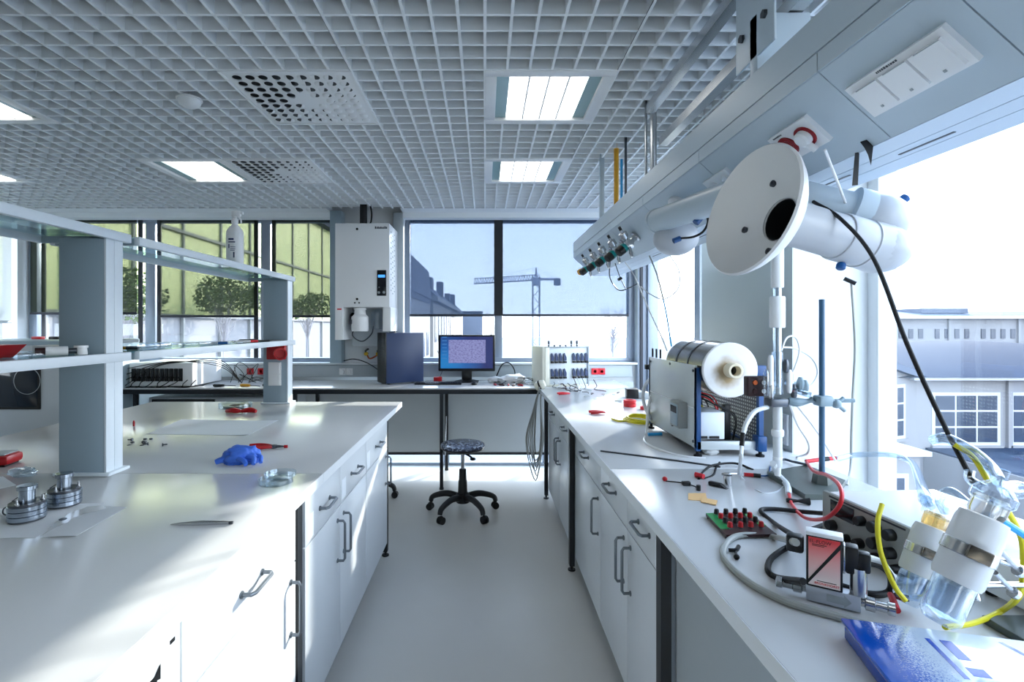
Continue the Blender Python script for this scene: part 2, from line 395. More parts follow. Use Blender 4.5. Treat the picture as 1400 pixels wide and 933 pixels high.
# corner post and right windows
struct(MB().box(1.55, 1.6, 5.15, 5.36, 0.0, 2.6, .004).box(1.6, 1.78, 5.2, 5.42, 0.32, 2.6, .004).build('trim_6', 'frame_alu'))
MB().box(1.575, 1.60, 5.13, 5.15, 0.32, 2.6).build('guide_or_shade', 'frame_dark', bpy.data.objects['trim_6'])
w3 = window('window_3', [bx6(1.66, 1.74, 3.12, 5.2, 0.32, 0.37), bx6(1.66, 1.74, 3.12, 5.2, 2.55, 2.6), bx6(1.66, 1.74, 3.12, 3.2, 0.37, 2.55), bx6(1.66, 1.74, 3.92, 4.02, 0.37, 2.55), bx6(1.66, 1.74, 5.16, 5.2, 0.37, 2.55)],
            [bx6(1.70, 1.706, 3.2, 3.92, 0.37, 2.55), bx6(1.70, 1.706, 4.02, 5.16, 0.37, 2.55)])
w4 = window('window_4', [bx6(1.66, 1.74, -0.9, 2.2, 0.32, 0.37), bx6(1.66, 1.74, -0.9, 2.2, 2.55, 2.6), bx6(1.66, 1.74, -0.9, -0.82, 0.37, 2.55), bx6(1.66, 1.74, 2.14, 2.2, 0.37, 2.55), bx6(1.66, 1.74, 0.55, 0.63, 0.37, 2.55)],
            [bx6(1.70, 1.706, -0.82, 0.55, 0.37, 2.55), bx6(1.70, 1.706, 0.63, 2.14, 0.37, 2.55)])
for ch in w4.children:
    if ch.name.startswith('mullion') and min(v.co.y for v in ch.data.vertices) > 2.1: ch.data.materials[0] = M('wall_white')
w5 = window('window_5', [bx6(-4.86, -4.78, 2.9, 5.15, 1.1, 1.15), bx6(-4.86, -4.78, 2.9, 5.15, 2.51, 2.56), bx6(-4.86, -4.78, 3.98, 4.06, 1.15, 2.51)],
            [bx6(-4.83, -4.824, 2.9, 3.98, 1.15, 2.51), bx6(-4.83, -4.824, 4.06, 5.15, 1.15, 2.51)])

# roller blinds
def blind(x0, x1, yy, zb, fabric, label, along_y=None):
    t = thing('roller_blind', label, 'blind', ((x0 + x1) / 2, yy, zb), None, 'roller blinds at the windows')
    if along_y is None:
        MB().box(x0, x1, yy, yy + .0015, zb, 2.576).build('cloth', fabric, t)
        MB().box(x0, x1, yy - .008, yy + .01, zb - .022, zb + .003, .004).build('bottom_bar', 'frame_dark', t)
        MB().cyl((x0, yy + .02, 2.56), (x1, yy + .02, 2.56), .018, n=12).build('roller', 'frame_alu', t)
    else:
        y0, y1 = along_y
        MB().box(x0, x0 + .0015, y0, y1, zb, 2.55).build('cloth', fabric, t)
        MB().box(x0 - .008, x0 + .01, y0, y1, zb - .022, zb + .003, .004).build('bottom_bar', 'grey_plastic', t)
        MB().cyl((x0 - .02, y0, 2.53), (x0 - .02, y1, 2.53), .018, n=12).build('roller', 'white_plastic', t)
    return t
blind(-4.70, -3.60, 5.24, 1.59, 'blind_olive', 'dark screen blind behind the grey shelf post, beside the white side window blind')
blind(-3.36, -2.36, 5.24, 1.56, 'blind_olive', 'screen blind with the glass facade showing through, behind the spray bottle')
blind(-2.20, -1.56, 5.24, 1.56, 'blind_olive', 'narrow screen blind beside the white wall-mounted water unit')
blind(-0.775, 0.10, 5.235, 1.57, 'blind_screen', 'pale screen blind above the computer, old roofs showing through')
blind(0.18, 1.485, 5.235, 1.57, 'blind_screen', 'pale screen blind with the tower crane showing through')
blind(-4.765, -4.76, 0, 1.50, 'blind_white', 'white translucent blind on the side wall window', (2.95, 5.1))

# ------------------------------------------------------------------ what is set into the ceiling
mat('lamp_glow', (255, 255, 255), 0.5, var=0, emit=(255, 253, 248), estr=2.0)
mat('lamp_glass', (150, 178, 180), 0.15)
LN = ['square ceiling light set in the grid beside the large perforated vent plate, over the aisle', 'square ceiling light over the aisle, nearer the crane window', 'square ceiling light joined to a perforated vent plate',
      'bright square ceiling light over the island bench shelf, far from the vents', 'square ceiling light close to the white side window blind']
LN += ['added unseen ceiling light above the camera end of the aisle', 'added unseen ceiling light above the camera end of the island', 'added unseen ceiling light above the far side of the island']  # extra lamps out of view, added to brighten the room
for (x0, x1, y0, y1), lb in zip(PANELS[:5] + PANELS[7:], LN):
    t = thing('ceiling_light', lb, 'ceiling light', ((x0 + x1) / 2, (y0 + y1) / 2, ZT), None, 'square ceiling lights')
    fr = MB(); w = .055
    fr.box(x0, x1, y0, y0 + w, ZT - .004, ZT + .02, .002).box(x0, x1, y1 - w, y1, ZT - .004, ZT + .02, .002)
    fr.box(x0, x0 + w, y0 + w, y1 - w, ZT - .004, ZT + .02, .002).box(x1 - w, x1, y0 + w, y1 - w, ZT - .004, ZT + .02, .002)
    fr.build('frame', 'white_plastic', t)
    MB().box(x0 + w + .06, x1 - w - .06, y0 + w, y1 - w, ZT + .02, ZT + .03).build('diffuser', 'lamp_glow', t)
    for xa in (x0 + w, x1 - w - .06): MB().box(xa, xa + .06, y0 + w, y1 - w, ZT + .012, ZT + .02).build('side_reflector', 'lamp_glass', t)
    for i in range(1, 4):
        xx = x0 + w + .06 + (x1 - x0 - 2 * w - .12) * i / 4
        MB().box(xx - .004, xx + .004, y0 + w, y1 - w, ZT + .004, ZT + .02).build('lamella', 'ceiling_slat', t)
# swirl vents: a plate with rows of hooded slots
hood = None
for (x0, x1, y0, y1), lb in zip(PANELS[5:7], ['perforated swirl vent plate set alone in the ceiling grid', 'perforated swirl vent plate joined to a ceiling light']):
    t = thing('ceiling_vent', lb, 'ceiling vent', ((x0 + x1) / 2, (y0 + y1) / 2, ZT), None, 'perforated vent plates')
    MB().box(x0, x1, y0, y1, ZT - .003, ZT + .012, .002).build('plate', 'white_plastic', t)
    rim = MB()
    rim.box(x0, x1, y0, y0 + .012, ZT - .008, ZT - .003).box(x0, x1, y1 - .012, y1, ZT - .008, ZT - .003).box(x0, x0 + .012, y0 + .012, y1 - .012, ZT - .008, ZT - .003).box(x1 - .012, x1, y0 + .012, y1 - .012, ZT - .008, ZT - .003)
    rim.build('rim', 'white_plastic', t)
    if hood is None:
        h = MB()
        h.lathe([(.02, -.0008), (.02, 0)], (0, 0, 0), (0, 0, 1), 14, 0)
        pr = [(.024 * math.sin(a), -.013 * math.cos(a)) for a in [PI / 2 * i / 4 for i in range(5)]]
        h.lathe(pr, (0, 0, 0), (0, 0, 1), 8, 1, False, 0, PI * 0.9)
        hood = h.build('louver', ['black_plastic', 'white_plastic'])
        first = hood
    cxm, cym = (x0 + x1) / 2, (y0 + y1) / 2
    for i in range(9):
        for j in range(9):
            px_, py_ = x0 + .06 + i * .06, y0 + .06 + j * .06
            if (i - 4) ** 2 + (j - 4) ** 2 < 1.5: continue
            o = first if first is not None else hood.copy()
            if first is None: COL.objects.link(o)
            first = None; o.parent = t
            o.location = (px_ - cxm, py_ - cym, -.0035)
            o.rotation_euler = (0, 0, math.atan2(py_ - cym, px_ - cxm) + PI / 2)
t = thing('smoke_detector', 'small white domed smoke detector under the grid ceiling', 'smoke detector', (-1.49, 2.556, ZT), None)
MB().lathe([(.052, 0), (.055, -.012), (.048, -.03), (.03, -.042), (.001, -.046)], (-1.49, 2.556, ZT), n=24).build('dome', 'white_plastic', t)
MB().lathe([(.06, 0), (.06, -.007)], (-1.49, 2.556, ZT)).build('base_ring', 'white_plastic', t)
# ================================================================== benches
BT = 0.9                                                  # bench top height
def bow(axis, c, L, out, r=.0055):
    """bow handle: L long along axis ('y' or 'z') at c on a face whose outward direction is out (+1 / -1 in x)"""
    m = MB(); d = .032 * out
    h = L / 2
    pts = [(0, -h), (d * .8, -h), (d, -h + .01), (d, h - .01), (d * .8, h), (0, h)]
    P = [Vector((c[0] + a, c[1] + (b if axis == 'y' else 0), c[2] + (b if axis == 'z' else 0))) for a, b in pts]
    m.tube(P, r, 8, smooth=False)
    for s in (-h, h):
        q = Vector((c[0], c[1] + (s if axis == 'y' else 0), c[2] + (s if axis == 'z' else 0)))
        m.cyl(q, q + Vector((.004 * out, 0, 0)), r * 1.7, n=10)
    return m
def cabinet(xf, out, bays, label, depth=.56, cards=()):
    """xf: face plane, out: +1 faces +x. bays: (y0, y1, handle side of the door: -1 near, +1 far)"""
    y0, y1 = bays[0][0], bays[-1][1]
    t = thing('base_cabinet', label, 'cabinet', (xf - out * depth / 2, (y0 + y1) / 2, 0), None, 'white base cabinets under the benches')
    xi = xf - out * .019
    MB().box(xi, xi - out * depth, y0, y1, .1, .858).build('body', 'cabinet_body', t)
    for i, (a, b, hs) in enumerate(bays):
        dr = MB().box(xi, xf, a + .002, b - .002, .694, .855, .0015).build('drawer', 'cabinet_white', t)
        bow('y', (xf, (a + b) / 2, .775), .118, out).build('handle', 'handle_steel', dr)
        do = MB().box(xi, xf, a + .002, b - .002, .092, .69, .0015).build('door', 'cabinet_white', t)
        hy = (b - .045) if hs > 0 else (a + .045)
        bow('z', (xf, hy, .56), .165, out).build('handle', 'handle_steel', do)
        if i in cards:
            MB().box(xf, xf + out * .001, a + .02, a + .085, .705, .79).build('label_card', 'paper', dr)
    fe = MB()
    for yy in (y0 + .06, y1 - .06):
        fe = MB().cyl((xf - out * .07, yy, 0), (xf - out * .07, yy, .012), .02, n=12).cyl((xf - out * .07, yy, .012), (xf - out * .07, yy, .1), .009, n=8)
        fe.build('foot', 'black_plastic', t)
    return t
cabinet(-.612, 1, [(-.15, 1.02, 1)], 'island cabinet front beside the camera end, sunlit and marked with a black sticker', depth=.55)
cabinet(-.612, 1, [(1.022, 1.64, 1)], 'sunlit island cabinet under the tweezers, one drawer over one door')
cabinet(-.612, 1, [(1.725, 2.145, 1), (2.145, 2.61, -1)], 'double island cabinet with a pair of meeting door handles, beside the blue glove', cards=(0, 1))
cabinet(-.612, 1, [(2.612, 3.17, 1)], 'single island cabinet at the far open end of the island bench', cards=(0,))
cabinet(.53, -1, [(1.49, 1.887, 1), (1.887, 2.325, -1)], 'double wall bench cabinet under the binding post board, with two meeting door handles', cards=(0,))
cabinet(.53, -1, [(2.327, 2.975, -1)], 'single wall bench cabinet in front of the tube furnace, one drawer over one door')
cabinet(.53, -1, [(3.05, 3.6, 1), (3.6, 4.22, -1)], 'double wall bench cabinet next to the hanging cable bundle')
st = bpy.data.objects['base_cabinet']
stk = MB().box(-.612, -.611, .905, .945, .775, .80).box(-.612, -.611, .985, 1.0, .83, .838)
stk.add([(-.6108, .93, .795), (-.6108, .955, .815), (-.6108, .955, .785)], [(0, 1, 2)])
stk.build('sticker', 'black_plastic', st)

def worktop(x0, x1, y0, y1, label, edge=None):
    t = thing('worktop', label, 'worktop', ((x0 + x1) / 2, (y0 + y1) / 2, BT - .036), None, 'white laminate worktops')
    MB().box(x0 + .002, x1 - .002, y0 + .001, y1 - .001, BT - .034, BT, .0015).build('slab', 'laminate', t)
    for xa in (x0, x1 - .003): MB().box(xa, xa + .003, y0, y1, BT - .036, BT - .001).build('edge_band', edge or 'laminate_edge', t)
    return t
worktop(-2.41, -.602, -.6, 1.889, 'white island worktop with the tweezers and steel test cells lying on it')
worktop(-2.41, -.602, 1.892, 3.68, 'white island worktop with the blue glove and paper drawing lying on it')
worktop(.481, 1.333, -.6, 1.948, 'white wall bench worktop carrying the power supply and binding post board')
worktop(.481, 1.333, 1.951, 4.47, 'white wall bench worktop carrying the tube furnace and red tool handles')

def leg_frame(name, label, x0, x1, ys, xs_w=.04):
    t = thing(name, label, 'bench frame', ((x0 + x1) / 2, (ys[0] + ys[-1]) / 2, 0), None, 'black steel bench frames')
    for yy in ys:
        for x in (x0, x1):
            s = .03
            lg = MB().box(x - s / 2, x + s / 2, yy - .02, yy + .02, .03, BT - .036).build('leg', 'frame_black', t)
            MB().cyl((x, yy, 0), (x, yy, .008), .022, n=14).cyl((x, yy, .008), (x, yy, .03), .008, n=8).build('levelling_foot', 'black_plastic', lg)
        MB().box(x0 + .015, x1 - .015, yy - .015, yy + .015, BT - .07, BT - .036).build('cross_bar', 'frame_black', t)
    return t
leg_frame('bench_frame', 'black steel legs of the island bench', -2.38, -.628, [1.68, 3.2])
leg_frame('bench_frame', 'black steel legs of the wall bench under the overhead wing', .515, 1.28, [1.46, 3.01, 4.26])
# side panel of the knee space under the wall bench
t = MB().box(.56, 1.3, 1.481, 1.489, .09, .862).build('knee_space_panel', 'panel_grey'); tag(t, 'plain grey side panel closing the knee space under the wall bench', 'panel')
t = MB().box(1.297, 1.31, -.6, 1.474, .3, .86).build('back_panel', 'panel_grey'); tag(t, 'grey back panel under the wall bench at the window', 'panel')

# desk along the back windows
t = thing('window_desk', 'long white desk with a black front edge below the back windows', 'desk', (-1.3, 4.85, 0), None)
MB().box(-3.2, 1.3, 4.485, 5.165, BT - .012, BT, .001).build('desktop', 'laminate', t)
MB().box(-3.2, .485, 4.48, 4.51, BT - .052, BT - .013, .001).build('front_rail', 'frame_black', t)
for x in (-3.1, -1.685, -.385, 1.2):
    for yy in (4.5, 5.1):
        if x > 1 and yy < 5: continue
        MB().box(x - .015, x + .015, yy - .015, yy + .015, .015, BT - .013).cyl((x, yy, 0), (x, yy, .015), .02, n=12).build('leg', 'frame_black', t)
    MB().box(x - .012, x + .012, 4.515, 5.1, BT - .05, BT - .02).build('cross_bar', 'frame_black', t)
MB().tube([(-.385, 4.9, .2), (-.385, 5.05, .55)], .008, smooth=False).build('brace', 'steel', t)
for i, (a, b) in enumerate([(-1.68, -.401), (-.399, .559), (.561, 1.5)]):
    MB().box(a, b, 5.12, 5.135, .174, .887).build('modesty_panel', 'panel_grey', t)
MB().box(-1.7, 1.5, 5.115, 5.14, .15, .174).build('bottom_rail', 'frame_black', t)

# low pedestal below the left end of the desk
t = thing('drawer_pedestal', 'low grey pedestal with a black slot under the window desk behind the island', 'cabinet', (-2.6, 4.9, 0), None)
MB().box(-3.05, -1.8, 4.6, 5.1, .08, .80, .003).build('body', 'panel_grey', t)
MB().box(-3.02, -2.45, 4.594, 4.6, .72, .785).build('slot', 'frame_black', t)
MB().box(-2.44, -1.82, 4.594, 4.6, .30, .785, .002).build('drawer', 'cabinet_white', t)
for x in (-2.9, -1.95): MB().cyl((x, 4.85, 0), (x, 4.85, .08), .025, n=12).build('caster', 'black_plastic', t)

# ------------------------------------------------------------------ shelf gantry on the island
PX0, PX1 = -1.564, -1.389
for (yy, lb) in ((1.86, 'grey shelf post standing on the island worktop beside the steel test cells'), (3.575, 'grey shelf post at the end of the island with the red socket on it')):
    t = thing('shelf_post', lb, 'post', ((PX0 + PX1) / 2, yy + .04, BT), None, 'grey posts of the island shelves')
    MB().box(PX0, PX1 - .008, yy, yy + .085, BT, 1.772, .002).build('column', 'post_grey', t)
    MB().box(PX1 - .008, PX1, yy - .001, yy + .04, BT, 1.772, .001).box(PX1 - .008, PX1 - .001, yy + .043, yy + .086, BT, 1.772, .001).build('side_cover', 'post_white', t)
    MB().box(PX0 - .015, PX1 + .018, yy - .012, yy + .10, BT, BT + .012, .003).build('base_plate', 'post_white', t)
def shelf(y0, y1, z, label):
    t = thing('gantry_shelf', label, 'shelf', ((-1.73 - 1.384) / 2, (y0 + y1) / 2, z - .03), None, 'glass shelves of the island gantry')
    x0, x1 = -1.735, -1.376
    MB().box(x1 - .022, x1, y0, y1, z - .03, z + .004, .003).build('front_rail', 'post_white', t)
    MB().box(x0, x0 + .022, y0, y1, z - .03, z + .004, .003).build('rear_rail', 'post_white', t)
    MB().box(x0 + .022, x1 - .022, y0, y0 + .018, z - .03, z - .004).build('end_bar', 'post_grey', t)
    MB().box(x0 + .022, x1 - .022, y1 - .018, y1, z - .03, z - .004).build('end_bar', 'post_grey', t)
    MB().box(x0 + .02, x1 - .02, y0 + .002, y1 - .002, z - .004, z + .002).build('glass_plate', 'shelf_glass', t)
    return t
SU, SL = 1.802, 1.345
shelf(-.4, 1.975, SU, 'upper glass shelf running from the near post towards the camera end')
shelf(2.02, 3.68, SU, 'upper glass shelf carrying the white spray bottle')
shelf(-.4, 1.975, SL, 'lower glass shelf carrying the white cap and lying tube')
shelf(2.02, 3.68, SL, 'lower glass shelf with glass trays and pens, ending at the red socket')
for yy in (1.93, 1.99):
    o = MB().cyl((-1.45, yy, SU + .004), (-1.45, yy, SU + .012), .012, n=10).box(-1.5, -1.4, yy - .012, yy + .012, SU + .002, SU + .008, .002).build('shelf_clip', 'white_plastic')
    tag(o, 'small clip lying on the upper shelf above the near grey post', 'clip', 'clips on the upper shelf')
# red power socket and white outlets on the far post
t = thing('red_power_socket', 'round red industrial power socket on the far shelf post', 'socket', (-1.44, 3.56, 1.27), None)
a = Vector((-1.45, 3.575, 1.265)); dv = Vector((.40, -.85, -.05)).normalized()
MB().box(-1.53, -1.40, 3.545, 3.575, 1.215, 1.32, .006).build('back_box', 'red_plastic', t)
MB().lathe([(.03, 0), (.034, .02), (.034, .08), (.043, .085), (.043, .12), (.034, .12), (.03, .10), (.001, .098)], a, dv, 22).build('barrel', 'red_plastic', t)
t = thing('outlet_panel', 'white double outlet panel on the far shelf post below the red socket', 'socket', (-1.47, 3.57, 1.03), None)
MB().box(-1.525, -1.435, 3.563, 3.575, 1.03, 1.195, .003).build('plate', 'white_plastic', t)
for zz in (1.115, 1.035): MB().box(-1.518, -1.442, 3.557, 3.564, zz, zz + .072, .003).build('outlet', 'white_plastic', t)

# ------------------------------------------------------------------ overhead service wing above the wall bench
WX0, WZ0, WX1, WZ1, WX2, WTOP = .716, 1.995, .872, 1.854, 1.069, 2.118
wing = thing('service_wing', 'long pale grey overhead service wing hanging above the wall bench', 'overhead unit', (.97, 1.5, WZ1), None)
WY0, WY1 = -1.2, 4.08
body = [(WX0 + .004, WTOP), (WX0 + .004, WZ0 + .004), (WX1 + .003, WZ1 + .005), (WX2, WZ1 + .005), (1.225, WZ0), (1.225, WTOP)]
MB().prism(body, lambda u, v, t_: (u, t_, v), WY0, WY1).build('body', 'wing_paint', wing)
S0 = Vector((WX0, 0, WZ0)); SD = Vector((WX1 - WX0, 0, WZ1 - WZ0)); SLN = SD.length; SD.normalize(); SN = Vector((SD.z, 0, -SD.x))   # outward = down and to the aisle
def SP(y, s, h=0.0): return S0 + SD * s + SN * h + Vector((0, y, 0))
def sbox(m, y0, y1, s0, s1, h0, h1, mi=0):
    vs = [SP(y, s, h) for h in (h0, h1) for s in (s0, s1) for y in (y0, y1)]
    return m.add(vs, [(0, 2, 3, 1), (4, 5, 7, 6), (0, 1, 5, 4), (2, 6, 7, 3), (0, 4, 6, 2), (1, 3, 7, 5)], mi)
seams = [-1.2, -.4, .2, .495, .797, 1.088, 1.69, 2.29, 2.89, 3.49, 4.08]
for a, b in zip(seams[:-1], seams[1:]):
    sbox(MB(), a + .0015, b - .0015, .001, SLN - .001, -.004, 0.0).build('sloping_panel', 'wing_paint', wing)
    MB().box(WX0 - .003, WX0 + .004, a + .0015, b - .0015, WZ0 + .001, 2.037).build('lower_fascia', 'wing_paint', wing)
MB().box(WX0 - .004, WX0 + .004, WY0, WY1, 2.04, WTOP + .002).build('upper_fascia', 'wing_paint', wing)
st_ = MB().box(WX1, WX1 + .068, WY0, WY1, WZ1 - .001, WZ1 + .006).box(WX1 + .071, WX1 + .125, WY0, WY1, WZ1 - .001, WZ1 + .006).box(WX1 + .128, WX2, WY0, WY1, WZ1 - .001, WZ1 + .006)
st_.build('underside_strip', 'wing_strip', wing)
for yy in (.75, 1.05, 1.35, 1.62, 2.2, 2.8):
    MB().box(WX1 + .098, WX1 + .104, yy, yy + .14, WZ1 - .0025, WZ1 - .0005).build('air_slot', 'dark_steel', wing)
MB().prism(body, lambda u, v, t_: (u, t_, v), WY1, WY1 + .012).build('end_cap', 'wing_strip', wing)

mat('socket_red', (140, 14, 26), 0.35)
mat('socket_white', (236, 238, 240), 0.28, var=0)
def gang(y0, y1, label):
    t = thing('socket_panel', label, 'socket', tuple(SP((y0 + y1) / 2, .1)), None, 'socket panels on the sloping face of the wing')
    sbox(MB(), y0, y1, .062, .062 + .085, 0, .011).build('frame', 'socket_white', t)
    return t
t = gang(.838, 1.064, 'white triple socket panel with hinged covers on the overhead wing')
for i in range(3):
    a = .850 + i * .0695
    c = sbox(MB(), a, a + .064, .076, .138, .011, .018).build('hinged_cover', 'socket_white', t)
    sbox(MB(), a, a + .05, .0755, .0775, .0185, .0192).build('hinge_line', 'grey_plastic', c)
    sbox(MB(), a + .029, a + .034, .128, .133, .018, .0195).build('mark', 'grey_plastic', c)
def print_marks(t, y0, y1, s0, s1, n):
    m = MB(); rr = random.Random(n); y = y0
    while y < y1:
        w = rr.uniform(.0025, .005); sbox(m, y, y + w, s0 + rr.uniform(0, .001), s1, .011, .0113); y += w + .0012
    m.build('printed_line', 'dark_steel', t)
print_marks(t, .935, .985, .0655, .0705, 5)
t = gang(1.20, 1.355, 'white double socket panel with two red sockets, right behind the suction hood')
for i, yy in enumerate((1.312, 1.243)):
    o = SP(yy, .105, .011)
    MB().lathe([(.0285, 0), (.0285, .004), (.02, .004), (.019, -.006), (.001, -.006)], o, SN, 24).build('outlet', 'socket_red', t)
    if i == 1:
        MB().lathe([(.021, .0), (.021, .016), (.016, .02), (.001, .02)], o, SN, 20).tube([o + SN * .01, o + SN * .014 + SD * .025 + Vector((0, -.006, 0)), o + SN * .014 + SD * .04 + Vector((0, -.008, 0))], .008).build('plug', 'white_plastic', t)
print_marks(t, 1.30, 1.335, .0665, .071, 8)
t = gang(1.60, 1.76, 'white socket panel partly hidden by the suction hood')
for yy in (1.64, 1.72): MB().lathe([(.0285, 0), (.0285, .004), (.02, .004), (.019, -.006), (.001, -.006)], SP(yy, .105, .011), SN, 24).build('outlet', 'white_plastic', t)
# black tape hanging from the strip
for (pa, lb) in (([(1169, 209), (1175, 208), (1173, 253), (1165, 254)], 'straight strip of black tape hanging from the wing'), ([(1176, 194), (1185, 191), (1194, 200), (1191, 226), (1187, 212), (1182, 202)], 'bent strip of black tape hanging from the wing')):
    P = [D(x, y, 1.182 if len(pa) == 4 else 1.137) for x, y in pa]
    m = MB(); n = len(P)
    m.add(P + [p + Vector((.0005, .0012, 0)) for p in P], [tuple(range(n)), tuple(range(2 * n - 1, n - 1, -1))] + [(i, (i + 1) % n, n + (i + 1) % n, n + i) for i in range(n)])
    tag(m.build('tape_strip', 'black_plastic'), lb, 'tape')

# suspension of the wing
def vert(name, label, cat, x, y, r, m_, z1=2.72, sq=False, z0=WTOP, tilt=0):
    m = MB()
    if sq: m.box(x - r, x + r, y - r, y + r, z0, z1, .002)
    else: m.cyl((x, y, z0), (x + tilt, y, z1), r, n=12)
    m.cyl((x, y, z0), (x, y, z0 + .012), r * 1.9, n=14)
    return tag(m.build(name, m_), label, cat)
vert('hanger_post', 'white square post hanging the far end of the wing', 'post', .80, 3.47, .015, 'wing_paint', sq=True)
vert('gas_pipe', 'yellow gas pipe rising from the wing to the ceiling', 'pipe', .85, 3.28, .016, 'orange_plastic')
vert('water_pipe', 'thin blue pipe beside the yellow gas pipe', 'pipe', .86, 3.19, .008, 'blue_hose', z1=2.5)
vert('conduit_pipe', 'thin grey conduit beside the blue pipe', 'pipe', .875, 3.15, .008, 'dark_steel')
vert('hanger_post', 'steel post rising from the wing through the ceiling grid', 'post', .87, 2.62, .017, 'steel')
vert('gas_pipe', 'thin steel pipe beside the steel hanger post', 'pipe', .845, 2.66, .007, 'steel')
# steel channels above the wing, with a bracket plate
for x, z, lb in ((.80, 2.50, 'upper steel channel above the wing, under the ceiling grid'), (.86, 2.34, 'lower steel channel lying above the wing')):
    t = thing('steel_channel', lb, 'rail', (x, 1.4, z), None, 'steel channels above the wing')
    MB().box(x - .02, x + .02, -1.2, 2.45, z - .02, z - .016).box(x - .02, x - .016, -1.2, 2.45, z - .016, z + .02).box(x + .016, x + .02, -1.2, 2.45, z - .016, z + .02).build('channel', 'steel', t)
    MB().box(x - .016, x + .016, -1.2, 2.45, z + .004, z + .018).build('insert', 'dark_steel', t)
for yy, lb in ((1.42, 'pale bracket plate with four bolts hanging between the channels and the wing'), (.3, 'pale bracket plate with four bolts at the near end of the wing')):
    t = thing('hanger_bracket', lb, 'bracket', (.77, yy, WTOP), None, 'bracket plates above the wing')
    MB().box(.752, .76, yy - .10, yy + .10, WTOP + .08, ZT + .02, .003).build('plate', 'wing_paint', t)
    MB().box(.752, .90, yy - .02, yy + .02, WTOP + .003, WTOP + .2, .003).build('stem', 'wing_paint', t)
    for dy in (-.06, .06):
        for dz in (.17, .33): MB().cyl((.752, yy + dy, WTOP + dz), (.744, yy + dy, WTOP + dz), .012, n=6).build('bolt', 'dark_steel', t)

# gas taps in a row under the far part of the wing
grp = 'gas taps along the overhead wing'
tapn = ['next to the white arm joint', 'second from the white arm joint', 'in the middle of the tap row', 'second from the yellow capped fitting', 'next to the yellow capped fitting']
for i, yy in enumerate((2.66, 2.90, 3.15, 3.41, 3.67)):
    t = thing('gas_tap', 'steel gas tap with black and teal knob, ' + tapn[i], 'gas tap', tuple(SP(yy, .11)), None, grp)
    o = SP(yy, .105)
    MB().lathe([(.03, 0), (.03, .008), (.016, .012), (.016, .05)], o, SN, 18).build('rosette', 'steel', t)
    b = o + SN * .06
    MB().cbox(b, (.045, .055, .045), .006).build('valve_body', 'steel', t)
    k = Vector((-.75, -.25, -.62)).normalized()
    MB().lathe([(.02, 0), (.026, .012), (.026, .026)], b + k * .022, k, 18).build('knob_ring', 'teal', t)
    MB().lathe([(.026, 0), (.024, .03), (.019, .034), (.001, .035)], b + k * .048, k, 18).build('knob', 'black_plastic', t)
    q = Vector((-.55, -.35, .76)).normalized()
    MB().lathe([(.013, 0), (.013, .02), (.022, .022), (.022, .05), (.008, .055), (.008, .07)], b + q * .02, q, 14).build('regulator', 'steel', t)
    MB().cyl(b + q * .088, b + q * .108, .008, n=10).build('stem_cap', 'black_plastic', t)
    MB().lathe([(.008, 0), (.008, .03), (.011, .032), (.006, .06)], b + Vector((.0, -.02, -.02)), (.1, -.4, -.9), 12).build('nozzle', 'steel', t)
t = thing('capped_fitting', 'brass fitting with a yellow cap at the far end of the wing', 'fitting', tuple(SP(3.93, .11)), None)
o = SP(3.93, .105)
MB().lathe([(.022, 0), (.022, .01), (.012, .014), (.012, .06)], o, SN, 16).build('stem', 'steel', t)
MB().lathe([(.012, 0), (.022, .006), (.022, .034), (.001, .036)], o + SN * .06, (-.7, -.3, -.5), 16).build('cap', 'orange_plastic', t)
MB().cyl(o + SN * .06, o + SN * .06 + Vector((.02, .1, .0)), .01, n=10).build('stub', 'brass', t)

# ------------------------------------------------------------------ suction arm
arm = thing('suction_arm', 'white jointed extraction arm with a round dish hood hanging from the wing', 'extraction arm', (.9, 2.3, WZ1), None)
HC = Vector((.648, 1.25, 1.736)); HN = Vector((-.955, -.175, .215)).normalized()          # dish rim centre, opening direction
R = .160
dish = [(R, 0), (R + .004, -.005), (R + .002, -.013), (R * .93, -.032), (R * .78, -.056), (R * .6, -.075), (.072, -.086), (.06, -.104), (.054, -.104), (.054, -.094), (.07, -.078), (R * .59, -.067), (R * .77, -.049), (R * .92, -.025), (R - .004, -.004), (R, 0)]
MB().lathe(dish, HC, HN, 56, 0, False).build('dish', 'white_plastic', arm)
u = HN.cross(Vector((0, 0, 1))).normalized(); w_ = HN.cross(u)
for a in (10, 100, 190, 280):
    p = HC - HN * .066 + (u * math.cos(math.radians(a)) + w_ * math.sin(math.radians(a))) * .092
    MB().lathe([(.0085, -.004), (.0085, .003), (.004, .003), (.003, .0), (.001, .0)], p, HN, 10).build('screw', 'dark_steel', arm)
TE = HC - HN * .40
MB().lathe([(.054, .09), (.056, .096), (.056, .30), (.0565, .302)], HC, -HN, 32, 0, False).build('hood_tube', 'arm_plastic', arm)
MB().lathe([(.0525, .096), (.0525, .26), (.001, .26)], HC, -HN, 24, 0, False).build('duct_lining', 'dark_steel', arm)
MB().lathe([(.0595, .26), (.061, .264), (.061, .33), (.064, .332), (.064, .336), (.058, .34)], HC, -HN, 32).build('collar', 'arm_plastic', arm)
